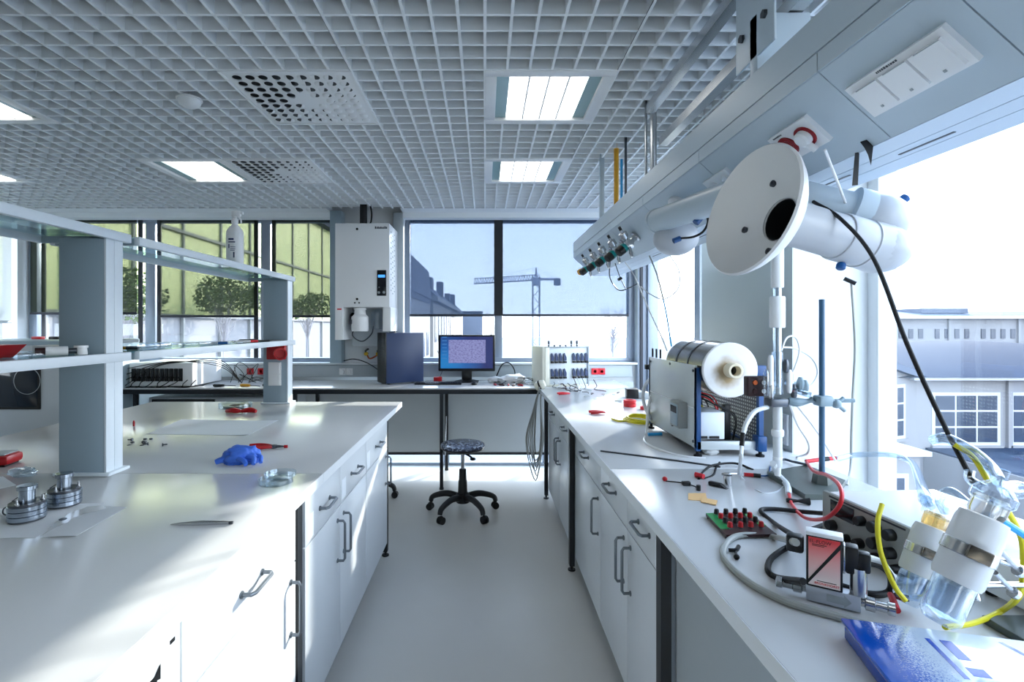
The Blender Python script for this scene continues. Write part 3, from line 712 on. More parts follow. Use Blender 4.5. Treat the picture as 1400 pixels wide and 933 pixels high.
# elbow housing: two domes side by side
J2 = HC - HN * .39 + Vector((.0, .0, .0))
up = Vector((.02, .03, .082))
J3 = J2 + up
MB().ball(J2, .068, 26, 0, (1.15, 1.0, .92)).cyl(HC - HN * .335, J2, .062, .066, n=28).build('elbow_housing', 'arm_plastic', arm)
MB().ball(J3, .07, 26, 0, (1.12, 1.0, .95)).build('elbow_dome', 'arm_plastic', arm)
MB().lathe([(.010, 0), (.012, .004), (.012, .016), (.009, .019), (.001, .019)], J3 + Vector((.055, -.01, .045)), (.75, -.1, .6), 14).build('friction_knob', 'blue_plastic', arm)
MB().lathe([(.009, 0), (.011, .004), (.011, .014), (.008, .017), (.001, .017)], HC - HN * .30 + Vector((-.02, 0, -.06)), (-.3, -.2, -1), 14).build('friction_knob', 'blue_plastic', arm)
J1 = D(1035, 254, 1.42)
J0 = D(897, 303, 2.02)
dB = (J1 - J3)
MB().lathe([(.066, .03), (.066, .07), (.052, .075), (.048, .14), (.045, dB.length)], J3, dB, 28).build('middle_tube', 'wing_paint', arm)
MB().ball(J1, .052, 20).build('middle_joint', 'white_plastic', arm)
dA = J0 - J1
MB().lathe([(.054, .0), (.054, .07), (.046, .075), (.046, dA.length - .02), (.05, dA.length - .018), (.05, dA.length)], J1, dA, 28).build('upper_tube', 'wing_paint', arm)
MB().ball(D(924, 326, 2.0), .085, 26, 0, (1.0, 1.1, .8)).build('base_dome', 'arm_plastic', arm)
MB().lathe([(.07, 0), (.07, .012), (.052, .02), (.05, .09)], SP(2.03, .11), SN, 24).build('ceiling_flange', 'white_plastic', arm)
MB().tube([D(1128, 205, 1.175), D(1157, 280, 1.33)], .0032).build('support_rod', 'white_plastic', arm)
kb = D(963, 291, 1.72)
MB().tube([kb, kb + Vector((-.03, 0, -.035))], .012, 10).build('lever', 'furnace_blue', arm)
cb = D(930, 326, 1.85)
MB().tube([kb, D(968, 302, 1.72), D(962, 316, 1.74), D(948, 324, 1.78), cb], .004).build('signal_cable', 'black_rubber', arm)
MB().tube([cb, cb + Vector((-.025, 0, -.01))], .010, 8).build('cable_end', 'furnace_blue', arm)
MB().box(J2.x - .02, J2.x + .03, J2.y - .03, J2.y + .0, J2.z + .03, J2.z + .045, .003).build('hinge_plate', 'wing_paint', arm)
# black hose from the hood joint down to the bottles
pts = [D(1112, 276, 1.32), D(1150, 300, 1.22), D(1195, 355, 1.15), D(1240, 470, 1.05), D(1290, 580, .98), D(1332, 662, .92)]
tag(MB().tube(pts, .0044, 10, sub=8).build('black_hose', 'black_rubber'), 'long black hose hanging from the suction arm down to the glass bottles', 'hose')
# ================================================================== stools
def stool(x, y, rot, label):
    t = thing('swivel_stool', label, 'stool', (x, y, 0), rot, 'black swivel stools')
    MB().lathe([(.001, .505), (.15, .505), (.168, .512), (.172, .524), (.168, .536), (.16, .540), (.001, .543)], n=40).build('seat', 'stool_seat', t)
    MB().lathe([(.001, .495), (.152, .496), (.17, .506), (.171, .516), (.15, .514), (.001, .514)], n=40).build('seat_rim', 'black_plastic', t)
    MB().cyl((0, 0, .33), (0, 0, .49), .014, n=16).build('gas_lift', 'steel', t)
    MB().lathe([(.032, .47), (.03, .497), (.001, .497)], n=16).box(-.05, .05, -.03, .03, .485, .497, .003).build('seat_bracket', 'black_plastic', t)
    MB().lathe([(.038, .10), (.034, .25), (.03, .26), (.028, .34), (.016, .345)], n=20).build('column_cover', 'black_plastic', t)
    MB().tube([(.01, -.02, .47), (.05, -.06, .46), (.075, -.08, .445)], .008).ball((.08, -.085, .44), .018, 10, 0, (1.3, 1, .7)).build('lever', 'black_plastic', t)
    MB().lathe([(.05, .085), (.055, .10), (.052, .15), (.04, .16)], n=20).build('hub', 'black_plastic', t)
    for k in range(5):
        a = PI / 2 + k * 2 * PI / 5
        d = Vector((math.cos(a), math.sin(a), 0))
        P = [d * .03 + Vector((0, 0, .125)), d * .12 + Vector((0, 0, .14)), d * .20 + Vector((0, 0, .125)), d * .255 + Vector((0, 0, .10)), d * .27 + Vector((0, 0, .065))]
        lg = MB().tube(P, lambda q: .026 - .008 * q, 10).build('leg', 'black_plastic', t)
        n = Vector((-d.y, d.x, 0)); c = d * .27 + n * .012
        cs = MB()
        for s in (-1, 1): cs.cyl(c + n * (s * .006) + Vector((0, 0, .027)), c + n * (s * .022) + Vector((0, 0, .027)), .027, n=16)
        cs.ball(c + Vector((0, 0, .042)), .02, 10)
        cs.build('caster', 'black_rubber', lg)
    return t
ms = mat('stool_seat', (70, 76, 92), 0.22, var=0, spec=0.5)
n_ = ms.node_tree.nodes; l_ = ms.node_tree.links
vo = n_.new('ShaderNodeTexVoronoi'); vo.inputs['Scale'].default_value = 70; tcx = n_.new('ShaderNodeTexCoord'); cr = n_.new('ShaderNodeValToRGB')
cr.color_ramp.interpolation = 'CONSTANT'
cr.color_ramp.elements[0].color = rgb(58, 64, 80); cr.color_ramp.elements[1].position = .5; cr.color_ramp.elements[1].color = rgb(88, 98, 118)
ee = cr.color_ramp.elements.new(.7); ee.color = rgb(150, 160, 178)
l_.new(tcx.outputs['Object'], vo.inputs['Vector']); l_.new(vo.outputs['Color'], cr.inputs['Fac']); l_.new(cr.outputs['Color'], n_['Principled BSDF'].inputs['Base Color'])
stool(-.172, 3.93, 0, 'round swivel stool with a speckled seat standing in the aisle before the window desk')
stool(-1.03, 4.27, math.radians(198), 'second swivel stool mostly hidden behind the end of the island bench')

# ================================================================== things on the island
def sheet(name, pts, mtl, th=.0008, rise=None, parent=None, z=BT):
    """flat sheet with given corner points (x, y), gently uneven"""
    P = [Vector((p[0], p[1], 0)) for p in pts]; N = 10
    vs = []; rr = random.Random(len(pts) + int(P[0].x * 100))
    for i in range(N + 1):
        for j in range(N + 1):
            a = P[0].lerp(P[1], i / N); b = P[3].lerp(P[2], i / N); p = a.lerp(b, j / N)
            h = z + .001 + (rise(i / N, j / N) if rise else 0) + rr.uniform(0, .0006)
            vs.append((p.x, p.y, h))
    n = (N + 1) ** 2
    vs += [(v[0], v[1], v[2] - th) for v in vs]
    fs = []
    for i in range(N):
        for j in range(N):
            a = i * (N + 1) + j; q = (a, a + 1, a + N + 2, a + N + 1); fs.append(q); fs.append(tuple(n + k for k in reversed(q)))
    rim = [i * (N + 1) for i in range(N + 1)] + [N * (N + 1) + j for j in range(1, N + 1)] + [i * (N + 1) + N for i in range(N - 1, -1, -1)] + [j for j in range(N - 1, 0, -1)]
    for a, b in zip(rim, rim[1:] + rim[:1]): fs.append((a, b, n + b, n + a))
    return MB().add(vs, fs).build(name, mtl, parent)
q = [T(-45, 700), T(190, 684), T(104, 735), T(-70, 738)]
tag(sheet('tissue_sheet', q, 'paper', rise=lambda i, j: .002 * math.sin(5 * i + 2 * j) + .003 * j * abs(math.sin(9 * i))), 'creased white tissue under the two steel test cells', 'paper')
q = [T(200, 594), T(248, 574), T(381, 576), T(340, 596)]
tag(sheet('paper_drawing', q, 'paper', rise=lambda i, j: .004 * max(0, j - .8) * 5), 'white paper sheet with faint lines lying between the posts on the island', 'paper')
q = [T(-60, 660), T(4, 652), T(22, 664), T(-50, 680)]
tag(sheet('paper_corner', q, 'paper'), 'white paper corner beside the clear bag and the red meter', 'paper')
def cell(px, py, label):
    c = T(px, py); t = thing('test_cell', label, 'test cell', (c.x, c.y, BT + .004), 0.0, 'steel test cells on the tissue')
    for i in range(3):
        z = .004 + i * .0135
        MB().lathe([(.042, z), (.0435, z + .001), (.0435, z + .0118), (.042, z + .0128)], n=32).build('ring', 'cell_steel', t)
    MB().lathe([(.041, 0), (.041, .05), (.03, .048), (.001, .046)], n=32).build('body', 'dark_steel', t)
    MB().lathe([(.0185, .046), (.0185, .085)], n=24).build('plunger', 'cell_steel', t)
    MB().lathe([(.022, .084), (.023, .085), (.023, .095), (.021, .097), (.001, .097)], n=24).build('plunger_cap', 'cell_steel', t)
    for k in range(3):
        a = .6 + k * 2 * PI / 3; x, y = .034 * math.cos(a), .034 * math.sin(a)
        MB().lathe([(.006, .045), (.006, .054), (.003, .054), (.003, .064), (.001, .064)], (x, y, 0), n=8).build('bolt', 'steel', t)
    MB().tube([(-.042, -.01, .012), (-.056, -.012, .02), (-.054, -.012, .034), (-.04, -.008, .04)], .0018).build('wire_loop', 'dark_steel', t)
    MB().tube([(-.03, .02, .05), (-.05, .03, .052), (-.07, .03, .04)], .0016).build('terminal_wire', 'dark_steel', t)
    return t
cell(37, 712, 'steel test cell with a wire loop, standing on the tissue farther from the grey post')
cell(88, 692, 'steel test cell on the tissue closer to the grey post')
c = T(86, 713); tag(MB().lathe([(.009, 0), (.0095, .001), (.009, .002), (.001, .0022)], (c.x, c.y, BT + .005), n=20).build('coin_disc', 'dark_steel'), 'small dark metal disc lying on the tissue before the test cells', 'disc')
# tweezers
a, b = T(233, 718), T(316, 717)
t = thing('tweezers', 'pair of steel tweezers lying in the sun on the island worktop', 'tweezers', (a.x, a.y, BT), None)
dv = (b - a).normalized(); nv = Vector((-dv.y, dv.x, 0)); L = (b - a).length
for s in (-1, 1):
    m = MB(); vs = []; K = 12
    for i in range(K + 1):
        u_ = i / K; off = s * (.0015 + .009 * math.sin(PI * min(1, u_ * 1.05)) ** .8 * (1 - .5 * u_)); wd = .0012 + .006 * min(1, u_ * 2)
        c = a + dv * (L * u_) + nv * off
        for zz in (.0006 + .003, .0006 + .003 + wd): 
            vs.append(c + nv * (s * .0006) + Vector((0, 0, zz - .003))); vs.append(c - nv * (s * .0006) + Vector((0, 0, zz - .003)))
    fs = []
    for i in range(K):
        p_ = i * 4; n4 = p_ + 4
        fs += [(p_, p_ + 1, n4 + 1, n4), (p_ + 2, n4 + 2, n4 + 3, p_ + 3), (p_, n4, n4 + 2, p_ + 2), (p_ + 1, p_ + 3, n4 + 3, n4 + 1)]
    fs += [(0, 2, 3, 1), (K * 4, K * 4 + 1, K * 4 + 3, K * 4 + 2)]
    m.add(vs, fs).build('arm', 'steel', t)
MB().cbox(b + Vector((0, 0, .004)), (.012, .008, .008), .002).build('joint', 'dark_steel', t)
# glass dishes
def dish_(c, r, h, label, nm='petri_dish', m_='dish_glass'):
    t = tag(MB().lathe([(.001, .001), (r - .002, .001), (r - .002, h), (r, h), (r, 0), (.001, 0)], c, n=40).build(nm, m_), label, 'petri dish'); return t
c = T(377, 660); dish_((c.x, c.y, BT), .058, .016, 'clear petri dish lying on the worktop joint beside the island edge')
c = T(377, 659); dish_((c.x + .01, c.y + .015, BT + .0165), .054, .012, 'clear lid resting askew on the petri dish by the island edge')
c = T(322, 557); dish_((c.x, c.y, BT), .105, .03, 'wide clear dish holding a grey gasket, near the far post')
t = MB().lathe([(.05, 0), (.085, 0), (.085, .012), (.05, .012), (.05, 0)], (c.x + .01, c.y, BT + .003), n=32).build('gasket_ring', 'olive_steel'); tag(t, 'grey ring lying inside the wide clear dish', 'ring')
c = T(331, 565)
t = thing('red_tape_roll', 'pair of red grip halves lying before the wide clear dish', 'tool', (c.x, c.y, BT), None)
for s, dx in ((-1, -.05), (1, .045)):
    MB().tube([(c.x + dx - .05, c.y, BT + .012), (c.x + dx, c.y + .01 * s, BT + .018), (c.x + dx + .045, c.y - .004, BT + .012)], lambda q: .010 + .007 * math.sin(PI * q), 10).build('grip', 'red_plastic', t)
# blue glove, crumpled
g = MB(); c = T(331, 634); rr = random.Random(3)
bm = bmesh.new(); bmesh.ops.create_icosphere(bm, subdivisions=4, radius=1)
from mathutils import noise as mnoise
for v in bm.verts:
    p = v.co.copy(); n = mnoise.fractal(p * 1.4 + Vector((3, 1, 7)), 1.0, 2.0, 4) * .42 + mnoise.noise(p * 4) * .10
    p *= 1 + n
    v.co = Vector((p.x * .068, p.y * .042, max(-.029, p.z * .040)))
g.add([v.co + Vector((c.x, c.y, BT + .030)) for v in bm.verts], [[v.index for v in f.verts] for f in bm.faces]); bm.free()
t = thing('nitrile_glove', 'crumpled blue nitrile glove lying on the island worktop', 'glove', (c.x, c.y, BT), None)
g.build('palm', 'glove_blue', t, sharp=80)
for (p0, p1, p2, r) in [((.03, -.02, .03), (.062, -.035, .03), (.07, -.055, .012), .011), ((.045, 0, .032), (.078, -.01, .03), (.088, -.03, .012), .010), ((.0, -.035, .03), (.03, -.05, .024), (.045, -.062, .012), .011), ((-.045, -.01, .02), (-.075, -.02, .018), (-.092, -.025, .012), .014)]:
    MB().tube([c + Vector(p0), c + Vector(p1), c + Vector(p2)], lambda q, r=r: r * (1 - .25 * q), 10).build('finger', 'glove_blue', t)
# red pliers
def pliers(px, py, rz, label, s=1.0, m_='red_plastic', jaw=True):
    c = T(px, py); t = thing('pliers', label, 'pliers', (c.x, c.y, BT), rz, 'red handled pliers')
    for k in (-1, 1):
        MB().tube([(-.10 * s, k * .022 * s, .010), (-.06 * s, k * .030 * s, .012), (-.02 * s, k * .018 * s, .012), (.004 * s, k * .006, .010)], lambda q: .009 * s * (1.1 - .4 * q), 10).build('grip', m_, t)
    if jaw:
        MB().lathe([(.013 * s, .003), (.013 * s, .017), (.001, .018)], (.012 * s, 0, 0), n=16).build('pivot', 'dark_steel', t)
        for k in (-1, 1):
            MB().tube([(.012 * s, k * .004, .010), (.03 * s, k * .007, .010), (.06 * s, k * .002, .009)], lambda q: .007 * s * (1 - .7 * q), 8).build('jaw', 'dark_steel', t)
        MB().cyl((.055 * s, 0, .009), (.07 * s, .0, .009), .007 * s, n=10).build('tip_guard', m_, t)
    return t
pliers(371, 614, .12, 'red handled cutting pliers lying beside the blue glove')
# little screws and washers by the post
rr = random.Random(11)
for i in range(12):
    px, py = rr.uniform(172, 222), rr.uniform(601, 611); c = T(px, py)
    k = i % 3
    m = MB()
    if k == 0: m.lathe([(.007, .001), (.007, .006), (.003, .006), (.003, .022), (.001, .022)], (c.x, c.y, BT + .007), (rr.uniform(-1, 1), rr.uniform(-1, 1), 0), 10)
    elif k == 1: m.lathe([(.004, 0), (.009, 0), (.009, .002), (.004, .002), (.004, 0)], (c.x, c.y, BT + .0005), n=16)
    else: m.lathe([(.004, 0), (.008, 0), (.008, .007), (.004, .007), (.004, 0)], (c.x, c.y, BT + .0005), n=6)
    tag(m.build(['screw', 'washer', 'nut'][k], 'dark_steel'), 'tiny dark steel ' + ['screw', 'washer', 'nut'][k] + ' scattered beside the near grey post', ['screw', 'washer', 'nut'][k], ['screws', 'washers', 'nuts'][k] + ' scattered by the near post')
c = T(183, 583); tag(MB().lathe([(.005, 0), (.006, .02), (.004, .03), (.001, .032)], (c.x, c.y, BT), n=10).build('red_stopper', 'red_plastic'), 'tiny upright red cap behind the near grey post', 'cap')
# red meter at the near left and a clear bag
c = T(4, 636)
t = thing('handheld_meter', 'red cased handheld meter lying on the island beyond the test cells', 'meter', (c.x, c.y, BT), math.radians(12))
MB().box(-.14, .045, -.05, .05, .006, .045, .014).build('case', 'red_plastic', t)
MB().box(-.13, .03, -.04, .04, .044, .050, .004).build('face_plate', 'grey_plastic', t)
MB().lathe([(.018, 0), (.016, .01), (.001, .011)], (-.05, 0, .05), n=16).build('dial', 'black_plastic', t)
MB().box(.0, .03, -.04, .04, 0, .008).build('foot', 'black_plastic', t)
c = T(31, 652)
bg_ = MB(); bm = bmesh.new(); bmesh.ops.create_icosphere(bm, subdivisions=3, radius=1)
for v in bm.verts:
    p = v.co.copy(); p *= 1 + mnoise.noise(p * 3) * .3; v.co = Vector((p.x * .05, p.y * .03, max(-.8, p.z) * .018))
bg_.add([v.co + Vector((c.x, c.y, BT + .016)) for v in bm.verts], [[v.index for v in f.verts] for f in bm.faces]); bm.free()
tag(bg_.build('clear_bag', 'hose_clear', sharp=80), 'small crumpled clear plastic bag before the red meter', 'bag')

# spray bottle on the upper shelf
bx_, by_ = -1.455, 2.95
t = thing('spray_bottle', 'white spray bottle with trigger head standing on the upper glass shelf', 'bottle', (bx_, by_, SU + .003), 0.0)
MB().lathe([(.001, 0), (.043, 0), (.047, .005), (.047, .165), (.043, .185), (.026, .208), (.017, .215), (.017, .228)], n=28).build('body', 'white_plastic', t)
MB().lathe([(.019, .226), (.019, .246), (.012, .25), (.011, .262)], n=20).build('collar', 'white_plastic', t)
MB().box(-.02, .035, -.012, .012, .26, .292, .007).build('spray_head', 'white_plastic', t)
MB().lathe([(.008, 0), (.008, .014), (.001, .014)], (.034, 0, .28), (1, 0, 0), 12).build('nozzle', 'white_plastic', t)
MB().tube([(.02, 0, .262), (.034, 0, .245), (.036, 0, .225)], .005).build('trigger', 'white_plastic', t)
for i, (z, w, h) in enumerate([(.128, .034, .010), (.115, .042, .006), (.085, .008, .022), (.09, .03, .003), (.08, .03, .003), (.072, .026, .003), (.035, .008, .03)]):
    x0 = {0: -.016, 1: -.016, 2: -.016, 6: .012}.get(i, -.004)
    t.scale = (1, 1, 1.08)
    m = MB(); K = 5
    vs = []
    for zz in (z, z + h):
        for j in range(K + 1):
            xx = x0 + w * j / K * .9; vs.append((xx, -math.sqrt(max(.0472 ** 2 - xx * xx, 1e-6)), zz))
    m.add(vs, [(j, j + 1, K + 2 + j, K + 1 + j) for j in range(K)]).build('printed_line', 'navy_case', t)

# things on the lower shelves
zs = SL + .003
t = thing('lying_tube', 'white paper roll with a dark end lying on the lower shelf', 'tube', (-1.5, 1.72, zs), None)
a, b = D(62, 486, 1.72), D(93, 484, 1.76); a.z = b.z = zs + .016
dv = (b - a)
MB().cyl(a, b, .016, n=18).build('roll', 'white_plastic', t); MB().cyl(a - dv * .45, a, .013, n=16).build('dark_end', 'dark_maroon', t); MB().cyl(b, b + dv * .4, .010, n=14).build('rod', 'dark_steel', t)
c = D(111, 487, 1.8); tag(MB().lathe([(.001, 0), (.018, 0), (.019, .004), (.017, .024), (.021, .025), (.021, .033), (.001, .033)], (c.x, c.y, zs), n=24).build('white_flange', 'white_plastic'), 'round white flanged cap standing on the lower shelf by the near post', 'cap')
for px, w, d_, h, lb in ((20, .22, .1, .012, 'clear flat glass tray on the near lower shelf'),):
    c = D(px, 486, 1.72); o = MB().box(c.x - w / 2, c.x + w / 2, c.y - d_, c.y + d_, zs, zs + h, .003).build('glass_tray', 'dish_glass'); tag(o, lb, 'tray')
o = MB().box(-1.68, -1.42, 1.88, 1.95, zs, zs + .03, .003).build('white_box', 'white_plastic'); tag(o, 'low white box lying behind the paper roll on the near lower shelf', 'box')
def pen(x, y, ang, body_m, cap_m, label, L=.135):
    t = thing('marker_pen', label, 'pen', (x, y, zs), ang, 'pens on the far lower shelf')
    MB().lathe([(.005, 0), (.007, .004), (.007, L * .66)], (0, 0, .008), (1, 0, 0), 12).build('barrel', body_m, t)
    MB().lathe([(.008, L * .66), (.008, L), (.004, L + .003)], (0, 0, .008), (1, 0, 0), 12).build('cap', cap_m, t)
pen(-1.55, 2.75, .5, 'white_plastic', 'blue_plastic', 'white marker pen with a blue cap on the far lower shelf')
pen(-1.5, 3.05, .9, 'white_plastic', 'bright_red', 'white marker pen with a red cap on the far lower shelf')
pen(-1.6, 3.3, 1.2, 'black_plastic', 'black_plastic', 'black pen lying near the red socket on the lower shelf')
pen(-1.62, 2.15, .2, 'orange_plastic', 'black_plastic', 'yellow pen with a black cap at the start of the far lower shelf')
for (x0, x1, y0, y1, h, lb, m_) in ((-1.7, -1.42, 2.07, 2.3, .03, 'glass tray with grey parts at the start of the far lower shelf', 'dish_glass'), (-1.68, -1.45, 2.4, 2.75, .02, 'long clear tray in the middle of the far lower shelf', 'dish_glass'), (-1.7, -1.45, 2.85, 3.2, .008, 'thin clear plate under the red capped pen', 'dish_glass'), (-1.65, -1.4, 3.3, 3.55, .006, 'dark flat plate by the far post on the lower shelf', 'black_plastic')):
    o = MB().box(x0, x1, y0, y1, zs, zs + h, .002).build('glass_tray' if m_ != 'black_plastic' else 'dark_plate', m_); tag(o, lb, 'tray' if m_ != 'black_plastic' else 'plate')
o = MB().box(-1.66, -1.5, 2.1, 2.2, zs + .032, zs + .045, .003).build('grey_block', 'grey_plastic'); tag(o, 'flat grey part on the glass tray at the start of the far lower shelf', 'part')

# ================================================================== along the back wall
# big grey cabinet with a dark window, far left
t = thing('drying_oven', 'large pale grey oven cabinet with a dark rounded window, beyond the island', 'oven', (-3.6, 4.3, 0), None)
MB().box(-4.35, -3.2, 3.9, 4.7, .06, 1.335, .01).build('body', 'post_grey', t)
d1 = MB().box(-4.3, -3.24, 3.89, 3.905, .12, 1.30, .006).build('door', 'panel_grey', t)
MB().box(-3.74, -3.405, 3.880, 3.892, .81, 1.16, .02, seg=4).build('window_frame', 'black_plastic', d1)
MB().box(-3.72, -3.425, 3.877, 3.881, .83, 1.14, .012).build('pane', 'dark_glass', d1)
MB().lathe([(.10, 0), (.104, .002), (.10, .004)], (-3.50, 3.876, 1.03), (0, -1, 0), 30, cap=False).build('etched_ring', 'grey_plastic', d1)
for x in (-4.25, -3.3):
    for yy in (3.98, 4.62): MB().cyl((x, yy, 0), (x, yy, .06), .03, n=12).build('foot', 'black_plastic', t)
t = thing('red_tray', 'red wedge shaped tray on the lower shelf at the camera end', 'tray', (-1.6, 1.62, SL + .003), None)
MB().prism([(-1.70, SL + .003), (-1.545, SL + .003), (-1.50, SL + .045), (-1.70, SL + .045)], lambda u_, v_, t_: (u_, t_, v_), 1.52, 1.66).build('body', 'red_plastic', t)
for x, m_, lb in ((-3.9, 'bright_red', 'small flat red box on top of the grey oven cabinet'), (-3.75, 'black_plastic', 'small flat black box on top of the grey oven cabinet')):
    o = MB().box(x - .04, x + .04, 4.4, 4.45, 1.335, 1.358, .003).build('flat_box', m_); tag(o, lb, 'box')
# multi channel instrument with black slots
t = thing('channel_tester', 'white instrument with a row of black slots on the window desk behind the island', 'instrument', (-3.0, 4.7, BT), None)
MB().box(-3.19, -2.62, 4.54, 5.05, BT + .01, BT + .22, .012).build('case', 'white_plastic', t)
for i in range(11):
    x = -3.16 + i * .042
    sl = MB().box(x, x + .034, 4.528, 4.541, BT + .055, BT + .17, .003).build('slot', 'black_plastic', t)
    MB().cyl((x + .017, 4.528, BT + .09), (x + .017, 4.515, BT + .09), .011, n=8).build('connector', 'black_rubber', sl)
for x in (-3.15, -2.66): MB().cyl((x, 4.6, BT), (x, 4.6, BT + .01), .015, n=10).build('foot', 'black_plastic', t)
rr = random.Random(5)
for i in range(8):
    x = -3.1 + i * .075
    P = [(x, 4.52, BT + .07), (x - .03, 4.502, BT + .03 + rr.uniform(0, .02)), (x - .12 + rr.uniform(0, .08), 4.5, BT + .006), (x - .2, 4.52 + rr.uniform(0, .05), BT + .005)]
    tag(MB().tube(P, .004, 6).build('black_lead', 'black_rubber'), 'black lead plugged into the slotted white instrument', 'cable', 'black leads of the slotted instrument')
for i in range(4):
    P = [(-3.2, 4.51 + .01 * i, BT + .02 + .05 * i), (-2.95, 4.53, BT + .18 + .012 * i), (-2.7, 4.52, BT + .228 + .002 * i), (-2.45, 4.7, BT + .232 - .02 * i), (-2.3, 4.8, BT + .01)]
    tag(MB().tube(P, .0035, 6).build('black_lead', 'black_rubber'), 'long black lead looped over the slotted white instrument', 'cable', 'leads over the slotted instrument')
for i in range(7):
    x = -2.25 + rr.uniform(-.12, .2); P = [(x, 4.95, BT + .004), (x + rr.uniform(-.1, .1), 4.9, BT + rr.uniform(.05, .16)), (x + rr.uniform(-.12, .12), 4.88, BT + rr.uniform(.03, .2)), (x + rr.uniform(-.2, .2), 4.9, BT + .004)]
    tag(MB().tube(P, .003, 5).build('black_lead', 'black_rubber'), 'springy black lead tangled on the window desk', 'cable', 'tangle of black leads on the window desk')
# hand tools on the window desk
def handtool(x, y, rz, m_, label):
    t = thing('screwdriver', label, 'tool', (x, y, BT), rz, 'hand tools on the window desk')
    MB().lathe([(.008, 0), (.014, .01), (.013, .08), (.009, .10)], (0, 0, .014), (1, 0, 0), 12).build('handle', m_, t)
    MB().cyl((.1, 0, .014), (.2, 0, .010), .004, n=8).build('shaft', 'dark_steel', t)
handtool(-2.75, 4.58, .1, 'black_plastic', 'black handled screwdriver lying before the slotted instrument')
handtool(-2.45, 4.57, .05, 'black_plastic', 'black handled screwdriver lying on the window desk behind the wide dish')
handtool(-2.22, 4.6, -.2, 'orange_plastic', 'yellow handled screwdriver lying on the window desk')
handtool(-2.02, 4.6, .4, 'black_plastic', 'black handled screwdriver beside the far shelf post')
# outlets on the trunking
for x, lb, m_ in ((-2.39, 'red outlet on the trunking left of the far shelf post', 'red_plastic'), (-2.0, 'red outlet on the trunking beyond the far shelf post', 'red_plastic'), (-2.28, 'red outlet pair behind the far post', 'red_plastic'), (1.12, 'red outlet on the trunking by the cream test rack', 'bright_red'), (1.19, 'second red outlet on the trunking by the cream test rack', 'bright_red')):
    t = thing('wall_outlet', lb, 'socket', (x, 5.17, .99), None, 'red outlets on the trunking')
    MB().box(x - .035, x + .035, 5.158, 5.17, .955, 1.02, .003).build('plate', m_, t); MB().lathe([(.018, 0), (.018, .003), (.015, .003), (.014, -.004), (.001, -.004)], (x, 5.158, .9875), (0, -1, 0), 18).build('outlet', m_, t)
t = thing('wall_outlet', 'white double outlet with a plug below the water unit', 'socket', (-1.42, 5.17, .98), None)
for x in (-1.45, -1.38):
    MB().box(x - .034, x + .034, 5.158, 5.17, .95, 1.02, .003).build('plate', 'white_plastic', t); MB().cyl((x, 5.158, .985), (x, 5.12, .985), .022, n=14).build('plug', 'white_plastic', t)

# water unit on the pier
t = thing('water_unit', 'tall white wall-mounted water purification unit on the pier', 'water purifier', (-1.13, 5.17, 1.3), None)
X0, X1, Y0, Y1 = -1.39, -.885, 4.70, 5.175
MB().box(X0, X1, Y0, Y1, 1.626, 2.404, .006).build('upper_case', 'white_plastic', t)
MB().box(X0, X0 + .075, Y0, Y1 - .1, 1.32, 1.628, .003).build('side_leg', 'white_plastic', t)
MB().box(X1 - .075, X1, Y0 + .06, Y1, 1.40, 1.628, .003).build('side_leg', 'white_plastic', t)
MB().box(X0 + .075, X1 - .075, Y1 - .14, Y1, 1.25, 1.628, .003).build('recess_back', 'panel_grey', t)
pn = MB().box(-1.0, -.915, Y0 - .006, Y0 + .002, 1.73, 1.968, .002).build('control_panel', 'display_dark', t)
mat('screen_blue', (20, 60, 140), 0.2, var=0, emit=(70, 150, 240), estr=.8)
MB().box(-.99, -.925, Y0 - .008, Y0 - .005, 1.90, 1.925).build('display', 'screen_blue', pn)
for x in (-.982, -.935): MB().cyl((x, Y0 - .005, 1.762), (x, Y0 - .012, 1.762), .012, n=14).build('button', 'grey_plastic', pn)
MB().cyl((-.98, Y0 - .005, 1.81), (-.98, Y0 - .009, 1.81), .005, n=10).build('button', 'grey_plastic', pn)
for (x, z) in ((-1.185, 2.35), (-1.185, 1.70)): MB().lathe([(.011, 0), (.011, .004), (.001, .005)], (x, Y0, z), (0, -1, 0), 14).build('lock', 'black_plastic', t)
for x in (-1.205, -1.165): MB().lathe([(.007, 0), (.007, .012), (.001, .012)], (x, Y0, 1.665), (0, -1, 0), 12).build('knob', 'black_plastic', t)
MB().box(-1.37, -1.33, Y0 - .002, Y0, 1.600, 1.612).build('red_badge', 'bright_red', t)
lm = MB(); rr = random.Random(2)                           # maker's name: too small to read, short dark strokes
x = -1.02
while x < -.905: w = rr.uniform(.006, .012); lm.box(x, x + w, Y0 - .0012, Y0, 2.352, 2.37 + rr.uniform(-.004, .004)); x += w + .003
lm.build('maker_name', 'dark_steel', t)
for i in range(12):
    for j in range(3):
        z = 2.33 - i * .05 - (j % 2) * .025; MB().box(X1 - .001, X1 + .0012, Y0 + .06 + j * .085, Y0 + .10 + j * .085, z, z + .012).build('vent_slot', 'grey_plastic', t)
MB().lathe([(.001, 1.40), (.075, 1.40), (.08, 1.41), (.08, 1.535), (.055, 1.56), (.05, 1.60), (.058, 1.602), (.058, 1.618), (.04, 1.626)], (-1.18, 4.79, 0), n=26).build('dispensing_bottle', 'white_plastic', t)
MB().box(-1.255, -1.235, 4.706, 4.712, 1.47, 1.51).build('bottle_label', 'dark_steel', t)
MB().lathe([(.03, 1.46), (.034, 1.47), (.034, 1.56), (.02, 1.58)], (-1.28, 4.95, 0), n=16).build('filter', 'black_plastic', t)
MB().lathe([(.055, 1.42), (.06, 1.43), (.06, 1.58), (.03, 1.61)], (-1.05, 4.95, 0), n=18).build('filter', 'lab_glass', t)
MB().tube([(-1.25, 4.92, 1.46), (-1.28, 4.9, 1.36), (-1.2, 4.95, 1.3), (-1.12, 5.0, 1.37), (-1.1, 5.0, 1.45)], .006).build('tubing', 'dark_steel', t)
